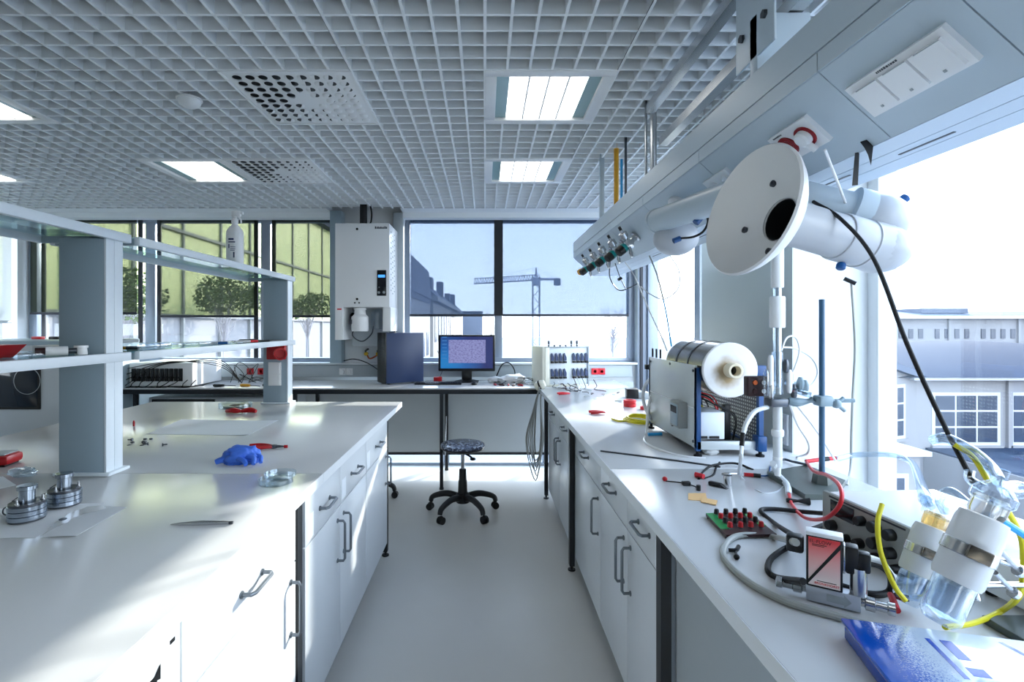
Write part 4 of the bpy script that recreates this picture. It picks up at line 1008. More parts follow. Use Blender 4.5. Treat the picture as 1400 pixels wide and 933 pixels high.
o = MB().cyl((-1.165, 4.86, 2.404), (-1.165, 4.86, 2.66), .034, n=18).build('exhaust_pipe', 'black_rubber'); tag(o, 'thick black pipe rising from the water unit into the ceiling', 'pipe')
o = MB().tube([(-1.105, 4.86, 2.63), (-1.085, 4.85, 2.54), (-1.09, 4.85, 2.45), (-1.12, 4.86, 2.405)], .008).build('power_lead', 'black_rubber'); tag(o, 'thin black cable beside the thick pipe above the water unit', 'cable')
t = thing('water_tap', 'brass and black water taps with tubing below the water unit', 'tap', (-1.15, 5.15, 1.13), None)
for x in (-1.2, -1.08):
    MB().lathe([(.012, 0), (.012, .05), (.02, .052), (.02, .075), (.001, .076)], (x, 5.18, 1.17), (0, -1, 0), 14).build('valve', 'brass', t); MB().tube([(x, 5.13, 1.17), (x, 5.1, 1.2), (x + .03, 5.08, 1.22)], .010).build('handle', 'black_plastic', t)
MB().tube([(-1.2, 5.15, 1.16), (-1.16, 5.12, 1.12), (-1.08, 5.15, 1.16)], .008).build('branch', 'copper', t)
o = MB().tube([(-1.42, 5.1, 1.10), (-1.3, 5.05, 1.12), (-1.15, 5.0, 1.08), (-1.0, 4.98, .98), (-.95, 5.0, .91)], .005).build('black_lead', 'black_rubber'); tag(o, 'black cable running from the water unit behind the computer tower', 'cable')
o = MB().tube([(-.86, 5.17, 2.5), (-.85, 5.16, 1.9), (-.86, 5.16, 1.3), (-.83, 5.15, .95)], .006).build('white_lead', 'white_cable'); tag(o, 'white cable running down the pier beside the blind', 'cable')
o = MB().tube([(-.92, 5.0, 1.6), (-.93, 5.0, 1.5), (-.88, 4.98, 1.38), (-.84, 5.0, 1.3)], .008).build('black_lead', 'black_rubber'); tag(o, 'short black cable curling under the side of the water unit', 'cable')

# computer tower
t = thing('computer_tower', 'navy blue desktop computer tower on the window desk', 'computer', (-.93, 4.72, BT), math.radians(34))
MB().box(.015, .40, 0, .19, .012, .485, .004).build('case', 'navy_case', t)
bz = MB().box(0, .015, -.001, .191, .012, .487, .004).build('front_bezel', 'black_plastic', t)
MB().box(-.004, .001, .02, .17, .38, .43, .002).box(-.004, .001, .02, .17, .32, .36, .002).build('drive_bay', 'frame_black', bz)
MB().box(-.003, .001, .09, .10, .40, .42).build('badge', 'white_plastic', bz)
for x in (.05, .36):
    for y in (.03, .16): MB().cyl((x, y, 0), (x, y, .012), .014, n=10).build('foot', 'black_rubber', t)
# monitor
t = thing('monitor', 'black flat monitor showing a blue desktop with a grey dialog window', 'monitor', (-.18, 5.02, BT), 0.0)
MB().box(-.28, .28, -.018, .022, .103, .463, .008).build('housing', 'black_plastic', t)
ms = bpy.data.materials.new('screen'); ms.use_nodes = True; n_ = ms.node_tree.nodes; l_ = ms.node_tree.links
b_ = n_['Principled BSDF']; b_.inputs['Base Color'].default_value = (0.01, .01, .02, 1); b_.inputs['Roughness'].default_value = .25
tcx = n_.new('ShaderNodeTexCoord'); sx = n_.new('ShaderNodeSeparateXYZ'); l_.new(tcx.outputs['Generated'], sx.inputs[0])
gr = n_.new('ShaderNodeMath'); gr.operation = 'DISTANCE' if False else 'SUBTRACT'
def mth(op, a, b=None, c=None):
    m = n_.new('ShaderNodeMath'); m.operation = op
    for i, v in enumerate((a, b, c)):
        if v is None: continue
        if hasattr(v, 'links') or hasattr(v, 'is_linked'): l_.new(v, m.inputs[i])
        else: m.inputs[i].default_value = v
    return m.outputs[0]
sxx, szz = sx.outputs['X'], sx.outputs['Z']
dd = mth('ADD', mth('POWER', mth('SUBTRACT', sxx, .08), 2.0), mth('POWER', mth('MULTIPLY', mth('SUBTRACT', szz, .15), .8), 2.0))
ra = n_.new('ShaderNodeValToRGB'); ra.color_ramp.elements[0].color = (0.0, .22, .62, 1); ra.color_ramp.elements[1].color = (.008, .02, .16, 1); ra.color_ramp.elements[1].position = .6
e2 = ra.color_ramp.elements.new(.15); e2.color = (.0, .12, .45, 1)
l_.new(dd, ra.inputs['Fac'])
inw = mth('MULTIPLY', mth('MULTIPLY', mth('GREATER_THAN', sxx, .155), mth('LESS_THAN', sxx, .86)), mth('MULTIPLY', mth('GREATER_THAN', szz, .17), mth('LESS_THAN', szz, .90)))
no = n_.new('ShaderNodeTexNoise'); no.inputs['Scale'].default_value = 26; l_.new(tcx.outputs['Generated'], no.inputs['Vector'])
rw = n_.new('ShaderNodeValToRGB'); rw.color_ramp.elements[0].position = .38; rw.color_ramp.elements[0].color = rgb(118, 118, 178); rw.color_ramp.elements[1].position = .55; rw.color_ramp.elements[1].color = rgb(150, 155, 212)
l_.new(no.outputs['Fac'], rw.inputs['Fac'])
ic = mth('MULTIPLY', mth('MULTIPLY', mth('GREATER_THAN', sxx, .03), mth('LESS_THAN', sxx, .12)), mth('MULTIPLY', mth('GREATER_THAN', mth('FRACT', mth('MULTIPLY', szz, 9.0)), .7), mth('GREATER_THAN', szz, .3)))
mA = n_.new('ShaderNodeMix'); mA.data_type = 'RGBA'; l_.new(ic, mA.inputs[0]); l_.new(ra.outputs[0], mA.inputs[6]); mA.inputs[7].default_value = rgb(60, 130, 200)
mB_ = n_.new('ShaderNodeMix'); mB_.data_type = 'RGBA'; l_.new(inw, mB_.inputs[0]); l_.new(mA.outputs[2], mB_.inputs[6]); l_.new(rw.outputs[0], mB_.inputs[7])
l_.new(mB_.outputs[2], b_.inputs['Emission Color']); b_.inputs['Emission Strength'].default_value = .42
MATS['screen'] = ms
MB().box(-.258, .258, -.0195, -.0175, .132, .445).build('screen', 'screen', t)
MB().box(-.05, .05, .0, .04, .0, .13, .006).build('stand_neck', 'black_plastic', t)
MB().lathe([(.12, 0), (.12, .008), (.06, .02), (.001, .02)], (0, .0, 0), n=28).build('stand_base', 'black_plastic', t)
# keyboard and mouse
t = thing('keyboard', 'black keyboard lying before the monitor', 'keyboard', (-.44, 4.80, BT), 0.0)
MB().box(-.22, .22, -.07, .07, 0, .016, .005).build('tray', 'black_plastic', t)
kb_ = MB()
for r_ in range(5):
    for c_ in range(18): kb_.box(-.205 + c_ * .023, -.186 + c_ * .023, -.055 + r_ * .022, -.037 + r_ * .022, .016, .021)
ko = kb_.build('keys', 'frame_dark', t); ko['kind'] = 'stuff'
t = tag(MB().ball((-.10, 4.74, BT + .012), .03, 16, 0, (.95, 1.5, .62)).build('computer_mouse', 'black_plastic'), 'black computer mouse beside the keyboard', 'mouse')
# plastic bags, leads and red clips in the corner beside the monitor
rr = random.Random(21)
def blob(c, s, seed):
    m = MB(); bm = bmesh.new(); bmesh.ops.create_icosphere(bm, subdivisions=3, radius=1)
    for v in bm.verts:
        p = v.co.copy(); p *= 1 + mnoise.noise(p * 2.5 + Vector((seed, 0, 0))) * .45; v.co = Vector((p.x * s[0], p.y * s[1], max(-.85, p.z) * s[2]))
    m.add([v.co + Vector(c) + Vector((0, 0, s[2] * .86)) for v in bm.verts], [[v.index for v in f.verts] for f in bm.faces]); bm.free(); return m
tag(blob((.27, 4.87, BT), (.13, .09, .045), 1).build('white_bag', 'white_plastic', sharp=80), 'crumpled white bag on the window desk beside the monitor', 'bag')
tag(blob((.10, 4.95, BT), (.07, .07, .03), 5).build('white_bag', 'white_plastic', sharp=80), 'smaller crumpled white bag close to the monitor stand', 'bag')
for i in range(5):
    x = .10 + i * .055 + rr.uniform(-.01, .01); y = 4.62 + rr.uniform(0, .08)
    t = thing('red_clip', 'red crocodile clip lying before the white bags on the window desk', 'clip', (x, y, BT), rr.uniform(0, 3), 'red clips on the window desk')
    MB().tube([(-.03, 0, .009), (0, 0, .012), (.03, 0, .008)], lambda q: .006 + .004 * math.sin(PI * q), 8).build('sleeve', 'maroon' if i % 2 else 'red_plastic', t)
    MB().tube([(.03, 0, .008), (.05, .002, .007)], .003).build('jaw', 'steel', t)
for i in range(7):
    x = .0 + rr.uniform(0, .42); y = 4.7 + rr.uniform(0, .3)
    P = [(x, y, BT + .006), (x + .06, y - .05, BT + rr.uniform(.01, .07)), (x + .14, y + rr.uniform(-.08, .08), BT + rr.uniform(.01, .05)), (x + .2, y - .05, BT + .006)]
    tag(MB().tube(P, .005, 6).build('loose_lead', ['dark_steel', 'white_cable', 'grey_cable'][i % 3]), ['dark', 'white', 'grey'][i % 3] + ' lead lying loose beside the monitor', 'cable', ['dark', 'white', 'grey'][i % 3] + ' leads beside the monitor')
tag(MB().tube([(.11, 5.1, .93), (.17, 5.08, 1.06), (.24, 5.08, 1.08), (.29, 5.05, 1.02), (.30, 5.0, .95)], .006, 8).build('loose_lead', 'black_rubber'), 'black cable arching up behind the white bag', 'cable')
tag(MB().tube([(-.46, 5.02, .91), (-.42, 5.1, 1.05), (-.48, 5.12, 1.2)], .003, 6).build('loose_lead', 'dark_steel'), 'thin dark wire standing between the computer tower and the monitor', 'cable')
tag(MB().cbox((-.46, 4.95, BT + .03), (.08, .05, .05), .008).build('red_plug', 'red_plastic'), 'red plug lying between the computer tower and the monitor', 'plug')
# ================================================================== on the wall bench
# cream test rack with rows of blue clips
t = thing('test_rack', 'cream rack with rows of blue spring clips at the corner of the benches', 'test rack', (.535, 4.56, BT), math.radians(13))
MB().box(0, .43, .012, .03, .02, .36, .002).build('front_plate', 'post_white', t)
MB().box(-.0, .012, .0, .32, .0, .365, .002).box(-.015, .05, .0, .012, .0, .362, .002).build('side_plate', 'cream_plastic', t)
MB().box(-.02, .0, .0, .30, .0, .36, .003).build('side_cover', 'cream_plastic', t)
MB().box(.42, .435, .0, .30, .0, .365, .002).build('side_plate', 'grey_plastic', t)
MB().box(0, .43, .0, .30, .352, .362, .002).build('top_plate', 'grey_plastic', t)
MB().box(0, .43, .0, .30, 0, .018, .002).build('base_plate', 'cream_plastic', t)
for row, z in enumerate((.235, .095)):
    for blk in (0, 1):
        for i in range(4):
            x = .075 + blk * .21 + i * .04
            cl = MB().add([(x - .012, 0.01, z), (x + .016, 0.01, z), (x + .016, .01, z + .03), (x - .002, .01, z + .07), (x - .012, .01, z + .06), (x - .012, -.006, z), (x + .016, -.006, z), (x + .016, -.006, z + .03), (x - .002, -.006, z + .07), (x - .012, -.006, z + .06)],
                          [(0, 1, 2, 3, 4), (9, 8, 7, 6, 5), (0, 1, 6, 5), (1, 2, 7, 6), (2, 3, 8, 7), (3, 4, 9, 8), (4, 0, 5, 9)]).build('spring_clip', 'navy_case', t)
            MB().box(x - .013, x + .017, -.012, .01, z - .022, z - .004, .002).build('terminal', 'black_plastic', cl)
for i in range(6):
    x = .06 + i * .055; MB().cyl((x, .05, .362), (x, .05, .376), .009, n=10).build('stud', 'dark_steel', t)
    if i in (0, 4, 5): MB().cyl((x, .05, .384), (x, .05, .415), .010, n=10).cyl((x, .05, .376), (x, .05, .384), .004, n=6).build('stud_cap', 'dark_steel', t)
rr = random.Random(8)
for i in range(14):
    x = .59 + rr.uniform(0, .42); y = 4.33 + rr.uniform(0, .2)
    P = [(x, y + .12, BT + .10 * rr.random()), (x + .01, y + .03, BT + .03), (x + rr.uniform(-.03, .05), y - .02, BT + .008), (x + rr.uniform(-.05, .1), y - .12, BT + .005)]
    k = i % 3
    tag(MB().tube(P, .0035, 6).build('clip_lead', ['maroon', 'dark_steel', 'white_cable'][k]), ['dark red', 'dark grey', 'white'][k] + ' clip lead spilling from the cream test rack', 'cable', ['dark red', 'dark grey', 'white'][k] + ' leads before the test rack')
# hanging cable bundle
c0 = Vector((.485, 4.45, BT + .03))
t = thing('cable_bundle', 'bundle of grey cables tied at the bench corner and hanging to the knee', 'cable', (.47, 4.44, .3), None)
MB().lathe([(.03, -.045), (.042, -.02), (.042, .02), (.03, .045)], c0 + Vector((0, 0, 0)), (.6, -.2, .3), 14).build('knot', 'cream_plastic', t)
MB().lathe([(.044, -.008), (.044, .008)], c0, (.6, -.2, .3), 14, cap=False).build('tie', 'black_rubber', t)
for i in range(7):
    w = [.02, .075, .045, .09, .03, .06, .10][i]; bot = [.52, .46, .40, .37, .44, .33, .29][i]; dy = -.012 * i
    P = [c0 + Vector((-.01, -.03 + dy * .3, -.01)), Vector((c0.x - .03 - .3 * w, 4.415 + dy * .4, .75)), Vector((c0.x - .03 - w, 4.42 + dy * .4, .45)), Vector((c0.x - .05 + .02 * rr.random(), 4.42 + dy * .4, bot - .18)),
         Vector((c0.x + .025 - .4 * w * rr.random(), 4.42 + dy * .4, .45)), Vector((c0.x - .0, 4.42 + dy * .3, .75)), c0 + Vector((.01, -.03, -.01))]
    MB().tube(P, .0052, 6, sub=6).build('strand', 'grey_cable', t)
# red handles and rolls
pliers(778, 540, .1, 'red grips of a tool lying close to the test rack', .9, 'bright_red', jaw=False)
pliers(826, 566, .05, 'red pliers grips lying on the middle of the wall bench', .9, 'bright_red', jaw=False)
c = T(861, 556)
t = thing('red_tape', 'small stack of red rings beside the black box on the wall bench', 'tape', (c.x, c.y, BT), None)
for i in range(2): MB().lathe([(.028, 0), (.042, 0), (.042, .022), (.028, .022), (.028, 0)], (c.x, c.y, BT + i * .0235), n=28).build('ring', 'bright_red', t)
c = T(866, 544); t = thing('adapter_box', 'black adapter box with a grey end on the wall bench before the furnace', 'box', (c.x, c.y, BT), math.radians(-8))
MB().box(-.055, .03, -.06, .06, 0, .07, .004).build('case', 'black_plastic', t); MB().box(.03, .11, -.05, .06, 0, .045, .004).build('grey_end', 'grey_plastic', t)
c = T(880, 560); tag(MB().lathe([(.015, 0), (.022, 0), (.022, .02), (.015, .02), (.015, 0)], (c.x, c.y, BT), n=20).build('red_ring', 'bright_red'), 'single small red ring behind the yellow coil', 'ring')
rr = random.Random(4)
for i in range(9):
    c = T(rr.uniform(795, 850), rr.uniform(537, 552)); d = Vector((rr.uniform(-.06, .06), rr.uniform(-.1, .1), 0))
    k = i % 3
    tag(MB().tube([c + Vector((0, 0, .004)), c + d * .5 + Vector((.02, 0, .008)), c + d + Vector((0, 0, .004))], .003, 6).build('short_lead', ['maroon', 'grey_cable', 'white_cable'][k]), ['dark red', 'grey', 'white'][k] + ' short wire lying on the bench before the test rack', 'wire', ['dark red', 'grey', 'white'][k] + ' short wires on the wall bench')
# yellow green coil
c = T(872, 576); t = thing('yellow_coil', 'coil of yellow green hose lying beside the furnace', 'hose', (c.x, c.y, BT), None)
for i in range(3):
    P = [c + Vector((.075 * math.cos(a) + .01 * i, .11 * math.sin(a), .006 + i * .007)) for a in [2 * PI * k / 14 for k in range(15)]]
    MB().tube(P, .0055, 8, sub=3).build('turn', 'yellow_hose', t)
MB().tube([c + Vector((-.07, -.02, .006)), c + Vector((-.12, -.03, .006)), c + Vector((-.14, .04, .006))], .0055, 8).build('loose_end', 'yellow_hose', t)

# tube furnace
FX0, FX1, FY0, FY1 = .89, 1.165, 2.125, 2.74
t = thing('tube_furnace', 'cylindrical tube furnace with a white ceramic end on a blue frame', 'furnace', ((FX0 + FX1) / 2, (FY0 + FY1) / 2, BT), None)
sp_ = MB().box(FX0 - .004, FX0, FY0, FY1, BT + .035, 1.284, .001).build('side_panel', 'furnace_panel', t)
for (yy, zz) in ((FY0 + .03, 1.26), (FY0 + .03, .96), (FY1 - .03, 1.26), (FY1 - .03, .96), (FY0 + .3, 1.27)):
    MB().cyl((FX0 - .004, yy, zz), (FX0 - .008, yy, zz), .006, n=8).build('screw', 'dark_steel', sp_)
MB().box(FX0 - .006, FX0 - .004, FY0 + .02, FY1 - .02, 1.10, 1.104).build('seam', 'white_plastic', sp_)
ct = MB().box(FX0 - .045, FX0 - .004, FY0 + .09, FY0 + .19, 1.0, 1.115, .004).build('controller', 'psu_grey', t)
MB().box(FX0 - .048, FX0 - .045, FY0 + .098, FY0 + .182, 1.01, 1.105, .002).build('faceplate', 'post_grey', ct)
MB().box(FX0 - .0485, FX0 - .0475, FY0 + .105, FY0 + .175, 1.065, 1.095).build('display', 'display_dark', ct)
for zz in (1.06, .985): MB().cyl((FX0 - .004, FY0 + .26, zz), (FX0 - .012, FY0 + .26, zz), .007, n=10).build('switch', 'black_plastic', sp_)
for x in (FX0 + .006, FX1 - .006):
    for yy in (FY0 + .01, FY1 - .01):
        MB().box(x - .01, x + .01, yy - .01, yy + .01, BT + .025, 1.275).build('post', 'furnace_blue', t)
        MB().lathe([(.017, 0), (.017, .008), (.007, .012), (.007, .026)], (x, yy, BT), n=12).build('foot', 'black_rubber', t)
for zz in (BT + .03, BT + .36): MB().box(FX1 - .016, FX1 + .004, FY0, FY1, zz, zz + .02).build('rail', 'furnace_blue', t)
MB().box(FX0, FX1, FY0 + .0, FY0 + .02, BT + .03, BT + .065, .002).build('front_rail', 'furnace_panel', t)
MB().box(FX0, FX1, FY0 + .02, FY1, BT + .03, BT + .04).build('base_tray', 'black_plastic', t)
bp = MB().box(FX1 - .03, FX1 + .008, FY0 - .02, FY0 + .03, BT + .026, BT + .09, .004).build('corner_bracket', 'furnace_blue', t)
MB().box(FX1 - .05, FX1 + .012, FY0 - .008, FY0 + .004, 1.225, 1.285, .004).build('upper_bracket', 'furnace_blue', t)
# perforated right side: a sheet with real holes
pm = MB(); nx, nz = 34, 18; ya, yb, za, zb = FY0 + .02, FY1 - .02, BT + .05, BT + .34
dy_, dz_ = (yb - ya) / nx, (zb - za) / nz
for i in range(nx):
    for j in range(nz):
        y0 = ya + i * dy_; z0 = za + j * dz_; k = .24
        o4 = [(FX1 - .006, y0, z0), (FX1 - .006, y0 + dy_, z0), (FX1 - .006, y0 + dy_, z0 + dz_), (FX1 - .006, y0, z0 + dz_)]
        i4 = [(FX1 - .006, y0 + dy_ * k, z0 + dz_ * k), (FX1 - .006, y0 + dy_ * (1 - k), z0 + dz_ * k), (FX1 - .006, y0 + dy_ * (1 - k), z0 + dz_ * (1 - k)), (FX1 - .006, y0 + dy_ * k, z0 + dz_ * (1 - k))]
        pm.add(o4 + i4, [(0, 1, 5, 4), (1, 2, 6, 5), (2, 3, 7, 6), (3, 0, 4, 7)])
pm.build('perforated_sheet', 'dark_steel', t)
cx_, cz_ = 1.012, 1.268; CR = .114
mat('ceramic_face', (232, 230, 226), 0.8, var=0.0)
mf = MATS['ceramic_face']; n_ = mf.node_tree.nodes; l_ = mf.node_tree.links; tcx = n_.new('ShaderNodeTexCoord'); vl = n_.new('ShaderNodeVectorMath'); vl.operation = 'LENGTH'
no = n_.new('ShaderNodeTexNoise'); no.inputs['Scale'].default_value = 22; ad = n_.new('ShaderNodeMath'); ad.operation = 'MULTIPLY_ADD'; ad.inputs[1].default_value = .05
mp = n_.new('ShaderNodeVectorMath'); mp.operation = 'SUBTRACT'; mp.inputs[1].default_value = (cx_ - (FX0 + FX1) / 2 - .008, 0, cz_ - BT - .012); ms_ = n_.new('ShaderNodeVectorMath'); ms_.operation = 'MULTIPLY'; ms_.inputs[1].default_value = (1, 0, 1)
l_.new(tcx.outputs['Object'], mp.inputs[0]); l_.new(mp.outputs[0], ms_.inputs[0]); l_.new(ms_.outputs[0], vl.inputs[0]); l_.new(tcx.outputs['Object'], no.inputs['Vector']); l_.new(no.outputs['Fac'], ad.inputs[0]); l_.new(vl.outputs['Value'], ad.inputs[2])
cr = n_.new('ShaderNodeValToRGB'); cr.color_ramp.elements[0].position = .055; cr.color_ramp.elements[0].color = rgb(168, 146, 112); cr.color_ramp.elements[1].position = .1; cr.color_ramp.elements[1].color = rgb(234, 233, 231)
l_.new(ad.outputs[0], cr.inputs['Fac']); l_.new(cr.outputs['Color'], n_['Principled BSDF'].inputs['Base Color'])
MB().lathe([(CR, .012), (CR, .42)], (cx_, 2.09, cz_), (0, 1, 0), 48).build('shell', 'brushed_steel', t)
for h in (.155, .285): MB().lathe([(CR + .0015, h), (CR + .003, h + .002), (CR + .003, h + .012), (CR + .0015, h + .014)], (cx_, 2.09, cz_), (0, 1, 0), 48, cap=False).build('band', 'dark_steel', t)
MB().lathe([(.031, -.002), (CR - .004, -.001), (CR, .002), (CR, .012)], (cx_, 2.09, cz_), (0, 1, 0), 48, cap=False).build('ceramic_end', 'ceramic_face', t)
MB().lathe([(CR - .001, .42), (CR - .001, .428), (.03, .428)], (cx_, 2.09, cz_), (0, 1, 0), 40, cap=False).build('ceramic_back', 'ceramic', t)
MB().lathe([(.031, .05), (.031, -.045), (.029, -.048), (.021, -.048), (.02, -.045), (.02, .2), (.001, .2)], (cx_, 2.09, cz_), (0, 1, 0), 28).build('ceramic_tube', 'ceramic_tube', t)
MB().lathe([(.0195, -.01), (.0195, .19), (.001, .19)], (cx_, 2.09, cz_), (0, 1, 0), 20, cap=False).build('tube_bore', 'olive_steel', t)
MB().box(FX0 + .015, FX0 + .125, FY0 + .02, FY0 + .16, BT + .07, BT + .185, .004).build('transformer_box', 'post_white', t)
MB().box(FX0 + .02, FX0 + .05, FY0 + .015, FY0 + .021, BT + .074, BT + .084).box(FX0 + .06, FX0 + .10, FY0 + .015, FY0 + .021, BT + .074, BT + .084).build('terminals', 'black_plastic', t)
rr = random.Random(13)
for i in range(9):
    x = FX0 + .13 + rr.uniform(0, .1); y = FY0 + .1 + rr.uniform(0, .25)
    P = [(FX0 + .02, y, BT + .25), (x - .03, y - .03, BT + .2 + rr.uniform(-.04, .04)), (x, y - .04, BT + .14), (x + .01, y, BT + .05)]
    MB().tube(P, .0035, 6).build('internal_wire', ['black_rubber', 'black_rubber', 'red_cable', 'yellow_hose', 'black_rubber'][i % 5], t)
MB().box(FX0 + .17, FX0 + .20, FY0 + .12, FY0 + .15, BT + .045, BT + .2, .003).build('relay', 'black_plastic', t)
for i, yy in enumerate((FY1 - .02, FY1 - .08, FY1 - .14)): MB().cyl((FX0 + .01, yy, 1.284), (FX0 + .01, yy, 1.33), .005, n=8).build('stud', 'black_plastic', t)
# connector and leads at the back of the furnace
c = D(893, 502, 2.82)
t = thing('hose_connector', 'black and copper connector with two hanging grey hoses behind the furnace panel', 'connector', (c.x, c.y, BT), None)
MB().cbox(c + Vector((-.02, 0, 0)), (.05, .03, .028), .005).cbox(c + Vector((.035, -.01, .004)), (.045, .03, .028), .005).build('grip', 'black_plastic', t)
MB().cyl(c + Vector((.005, 0, -.045)), c + Vector((.005, 0, 0)), .015, n=12).build('ferrule', 'copper', t)
MB().lathe([(.02, .0), (.022, .02), (.012, .04)], c + Vector((.005, 0, .01)), n=14).build('cap', 'white_plastic', t)
MB().tube([c + Vector((-.005, 0, -.05)), D(881, 530, 2.8), D(880, 550, 2.75), D(890, 575, 2.7)], .009, 8).build('hose', 'white_cable', t)
MB().tube([c + Vector((.012, 0, -.05)), D(890, 540, 2.72), D(886, 560, 2.7), T(884, 590), T(882, 605), T(905, 617), T(935, 625), T(965, 628)], .0075, 8).build('hose', 'white_plastic', t)
tag(MB().tube([T(886, 597) + Vector((0, 0, .01)), T(905, 597) + Vector((0, 0, .012))], .008, 8).build('blue_stub', 'blue_hose'), 'short blue tube stub lying beside the furnace foot', 'tube')
c = T(972, 622); tag(blob((c.x, c.y, BT), (.03, .025, .02), 3).build('putty_lump', 'white_plastic', sharp=80), 'white lump of putty before the furnace front rail', 'putty')

# retort stand
rx, ry = 1.14, 1.715
t = thing('retort_stand', 'retort stand with a heavy grey green base and a blue grey rod', 'lab stand', (rx, ry, BT), None)
B = [T(1049, 652), T(1101, 684), T(1142, 684), T(1156, 664), T(1102, 642)]
MB().prism([(p.x, p.y) for p in B], lambda u_, v_, t_: (u_, v_, t_), BT, BT + .018).build('base', 'olive_steel', t)
MB().lathe([(.03, 0), (.026, .03), (.014, .034)], (rx, ry, BT + .018), n=6).build('boss', 'olive_steel', t)
MB().cyl((rx, ry, BT + .03), (rx, ry, 1.54), .0088, n=18).build('rod', 'stand_rod', t)
cz = 1.198
t = thing('boss_clamp', 'grey metal clamp with a wing screw on the retort stand rod', 'clamp', (rx, ry, cz), None)
MB().cbox((rx, ry - .005, cz), (.045, .045, .035), .006).build('boss_head', 'bluegrey_paint', t)
ga = D(1062, 549, 1.75); gb = D(1168, 548, 1.70)
MB().cyl(ga, gb, .0065, n=12).build('arm_rod', 'bluegrey_paint', t)
MB().tube([D(1078, 549, 1.74), D(1090, 550, 1.735), D(1103, 549, 1.73), D(1112, 546, 1.72)], lambda q: .012 + .004 * math.sin(6 * q), 10).build('sleeve', 'bluegrey_paint', t)
w1_ = Vector((rx + .035, ry - .02, cz - .008))
MB().ball(w1_, .016, 10).tube([w1_ + Vector((-.02, 0, .02)), w1_, w1_ + Vector((.028, 0, -.024))], .006).tube([w1_ + Vector((.024, 0, .02)), w1_], .006).build('wing_screw', 'bluegrey_paint', t)
MB().cbox(ga + Vector((-.005, -.005, -.002)), (.06, .05, .028), .006).build('jaw', 'dark_steel', t)
# glass tube hanging in the clamp
gx, gy = ga.x + .002, ga.y
t = thing('reactor_tube', 'vertical glass tube with white plastic sleeves, held by the clamp', 'glass tube', (gx, gy, 1.0), None)
MB().cyl((gx, gy, 1.24), (gx, gy, 1.72), .013, n=20).build('glass', 'hose_clear', t)
MB().cyl((gx, gy, 1.25), (gx, gy, 1.70), .0035, n=10).build('inner_rod', 'grey_plastic', t)
for (a_, b2, r_) in ((1.582, 1.72, .020), (1.444, 1.552, .0245)): MB().lathe([(r_ * .9, a_), (r_, a_ + .004), (r_, b2 - .004), (r_ * .9, b2)], (gx, gy, 0), n=24).build('sleeve', 'white_plastic', t)
MB().lathe([(.014, 1.74), (.018, 1.745), (.018, 1.775), (.012, 1.78)], (gx, gy, 0), n=8).build('top_nut', 'steel', t)
MB().cyl((gx, gy, 1.215), (gx, gy, 1.36), .017, n=18).build('lower_sleeve', 'hose_clear', t)
for (dx, z0, z1, m_) in ((-.03, 1.24, 1.35, 'white_plastic'), (.022, 1.29, 1.335, 'dark_steel'), (.034, 1.22, 1.30, 'white_plastic'), (-.028, 1.2, 1.27, 'steel'), (-.045, 1.21, 1.30, 'lab_glass'), (.05, 1.20, 1.25, 'dark_steel')):
    MB().lathe([(.006, z0), (.0095, z0 + .01), (.0095, z1 - .012), (.006, z1)], (gx + dx, gy - .012, 0), n=10).build('fitting', m_, t)
MB().cyl((gx - .002, gy - .005, .965), (gx - .002, gy - .005, 1.185), .0145, n=16).build('outlet_tube', 'white_cable', t)
MB().lathe([(.017, 1.07), (.02, 1.075), (.02, 1.09), (.016, 1.095)], (gx - .002, gy - .005, 0), n=14).build('collar', 'white_plastic', t)
MB().lathe([(.016, 1.0), (.011, .97), (.010, .935)], (gx - .002, gy - .005, 0), n=14).build('nozzle', 'white_plastic', t)
for s_, e_ in (((.035, -.01, 1.235), (.095, -.03, 1.215)), ((.03, .0, 1.255), (.085, .0, 1.25))):
    MB().tube([(gx + s_[0], gy + s_[1], s_[2]), (gx + e_[0], gy + e_[1], e_[2])], .010, 10).build('side_arm', 'hose_clear', t)
for dx, dz in ((.07, 1.245), (.085, 1.235)): MB().lathe([(.008, dz - .02), (.012, dz), (.012, dz + .015), (.006, dz + .03)], (gx + dx, gy - .015, 0), n=8).build('nut', 'bluegrey_paint', t)
# maroon terminal block
c = D(1034, 528, 1.80)
t = thing('terminal_block', 'dark maroon four pole terminal block before the furnace end', 'terminal block', tuple(c), None)
MB().cbox(c, (.076, .035, .07), .005).build('block', 'dark_maroon', t)
for dx in (-.014, .016):
    for dz, m_ in ((.014, 'copper' if dx < 0 else 'white_plastic'), (-.016, 'maroon' if dx < 0 else 'white_plastic')):
        MB().lathe([(.009 if dx < 0 else .007, 0), (.008, .004), (.001, .004)], c + Vector((dx, -.0175, dz)), (0, -1, 0), 14).build('screw', m_, t)
# rubber and clear tubes around the reactor tube
def hose(pts, r, m_, label, nm='hose', cat='hose', group=None, n=8): return tag(MB().tube(pts, r, n, sub=8).build(nm, m_), label, cat, group)
hose([D(1049, 557, 1.74), D(1032, 563, 1.72), D(1021, 578, 1.70), D(1016, 593, 1.69)], .008, 'white_cable', 'white hose curving from the reactor tube outlet down to a black sleeve')
c = D(1015, 602, 1.69)
t = thing('sleeved_lead', 'lead with a black sleeve and white tail hanging from the curved hose', 'cable', tuple(c), None)
MB().tube([D(1016, 592, 1.69), D(1014, 610, 1.68)], .008, 8).build('sleeve', 'black_rubber', t); MB().tube([D(1014, 610, 1.68), D(1013, 628, 1.66), T(1011, 648), T(1016, 657)], .006, 8).build('tail', 'white_cable', t)
hose([D(1068, 480, 1.75), D(1076, 462, 1.78), D(1088, 462, 1.8), D(1093, 480, 1.8), D(1086, 505, 1.78), D(1080, 515, 1.76)], .003, 'white_plastic', 'small loop of white tubing beside the reactor tube')
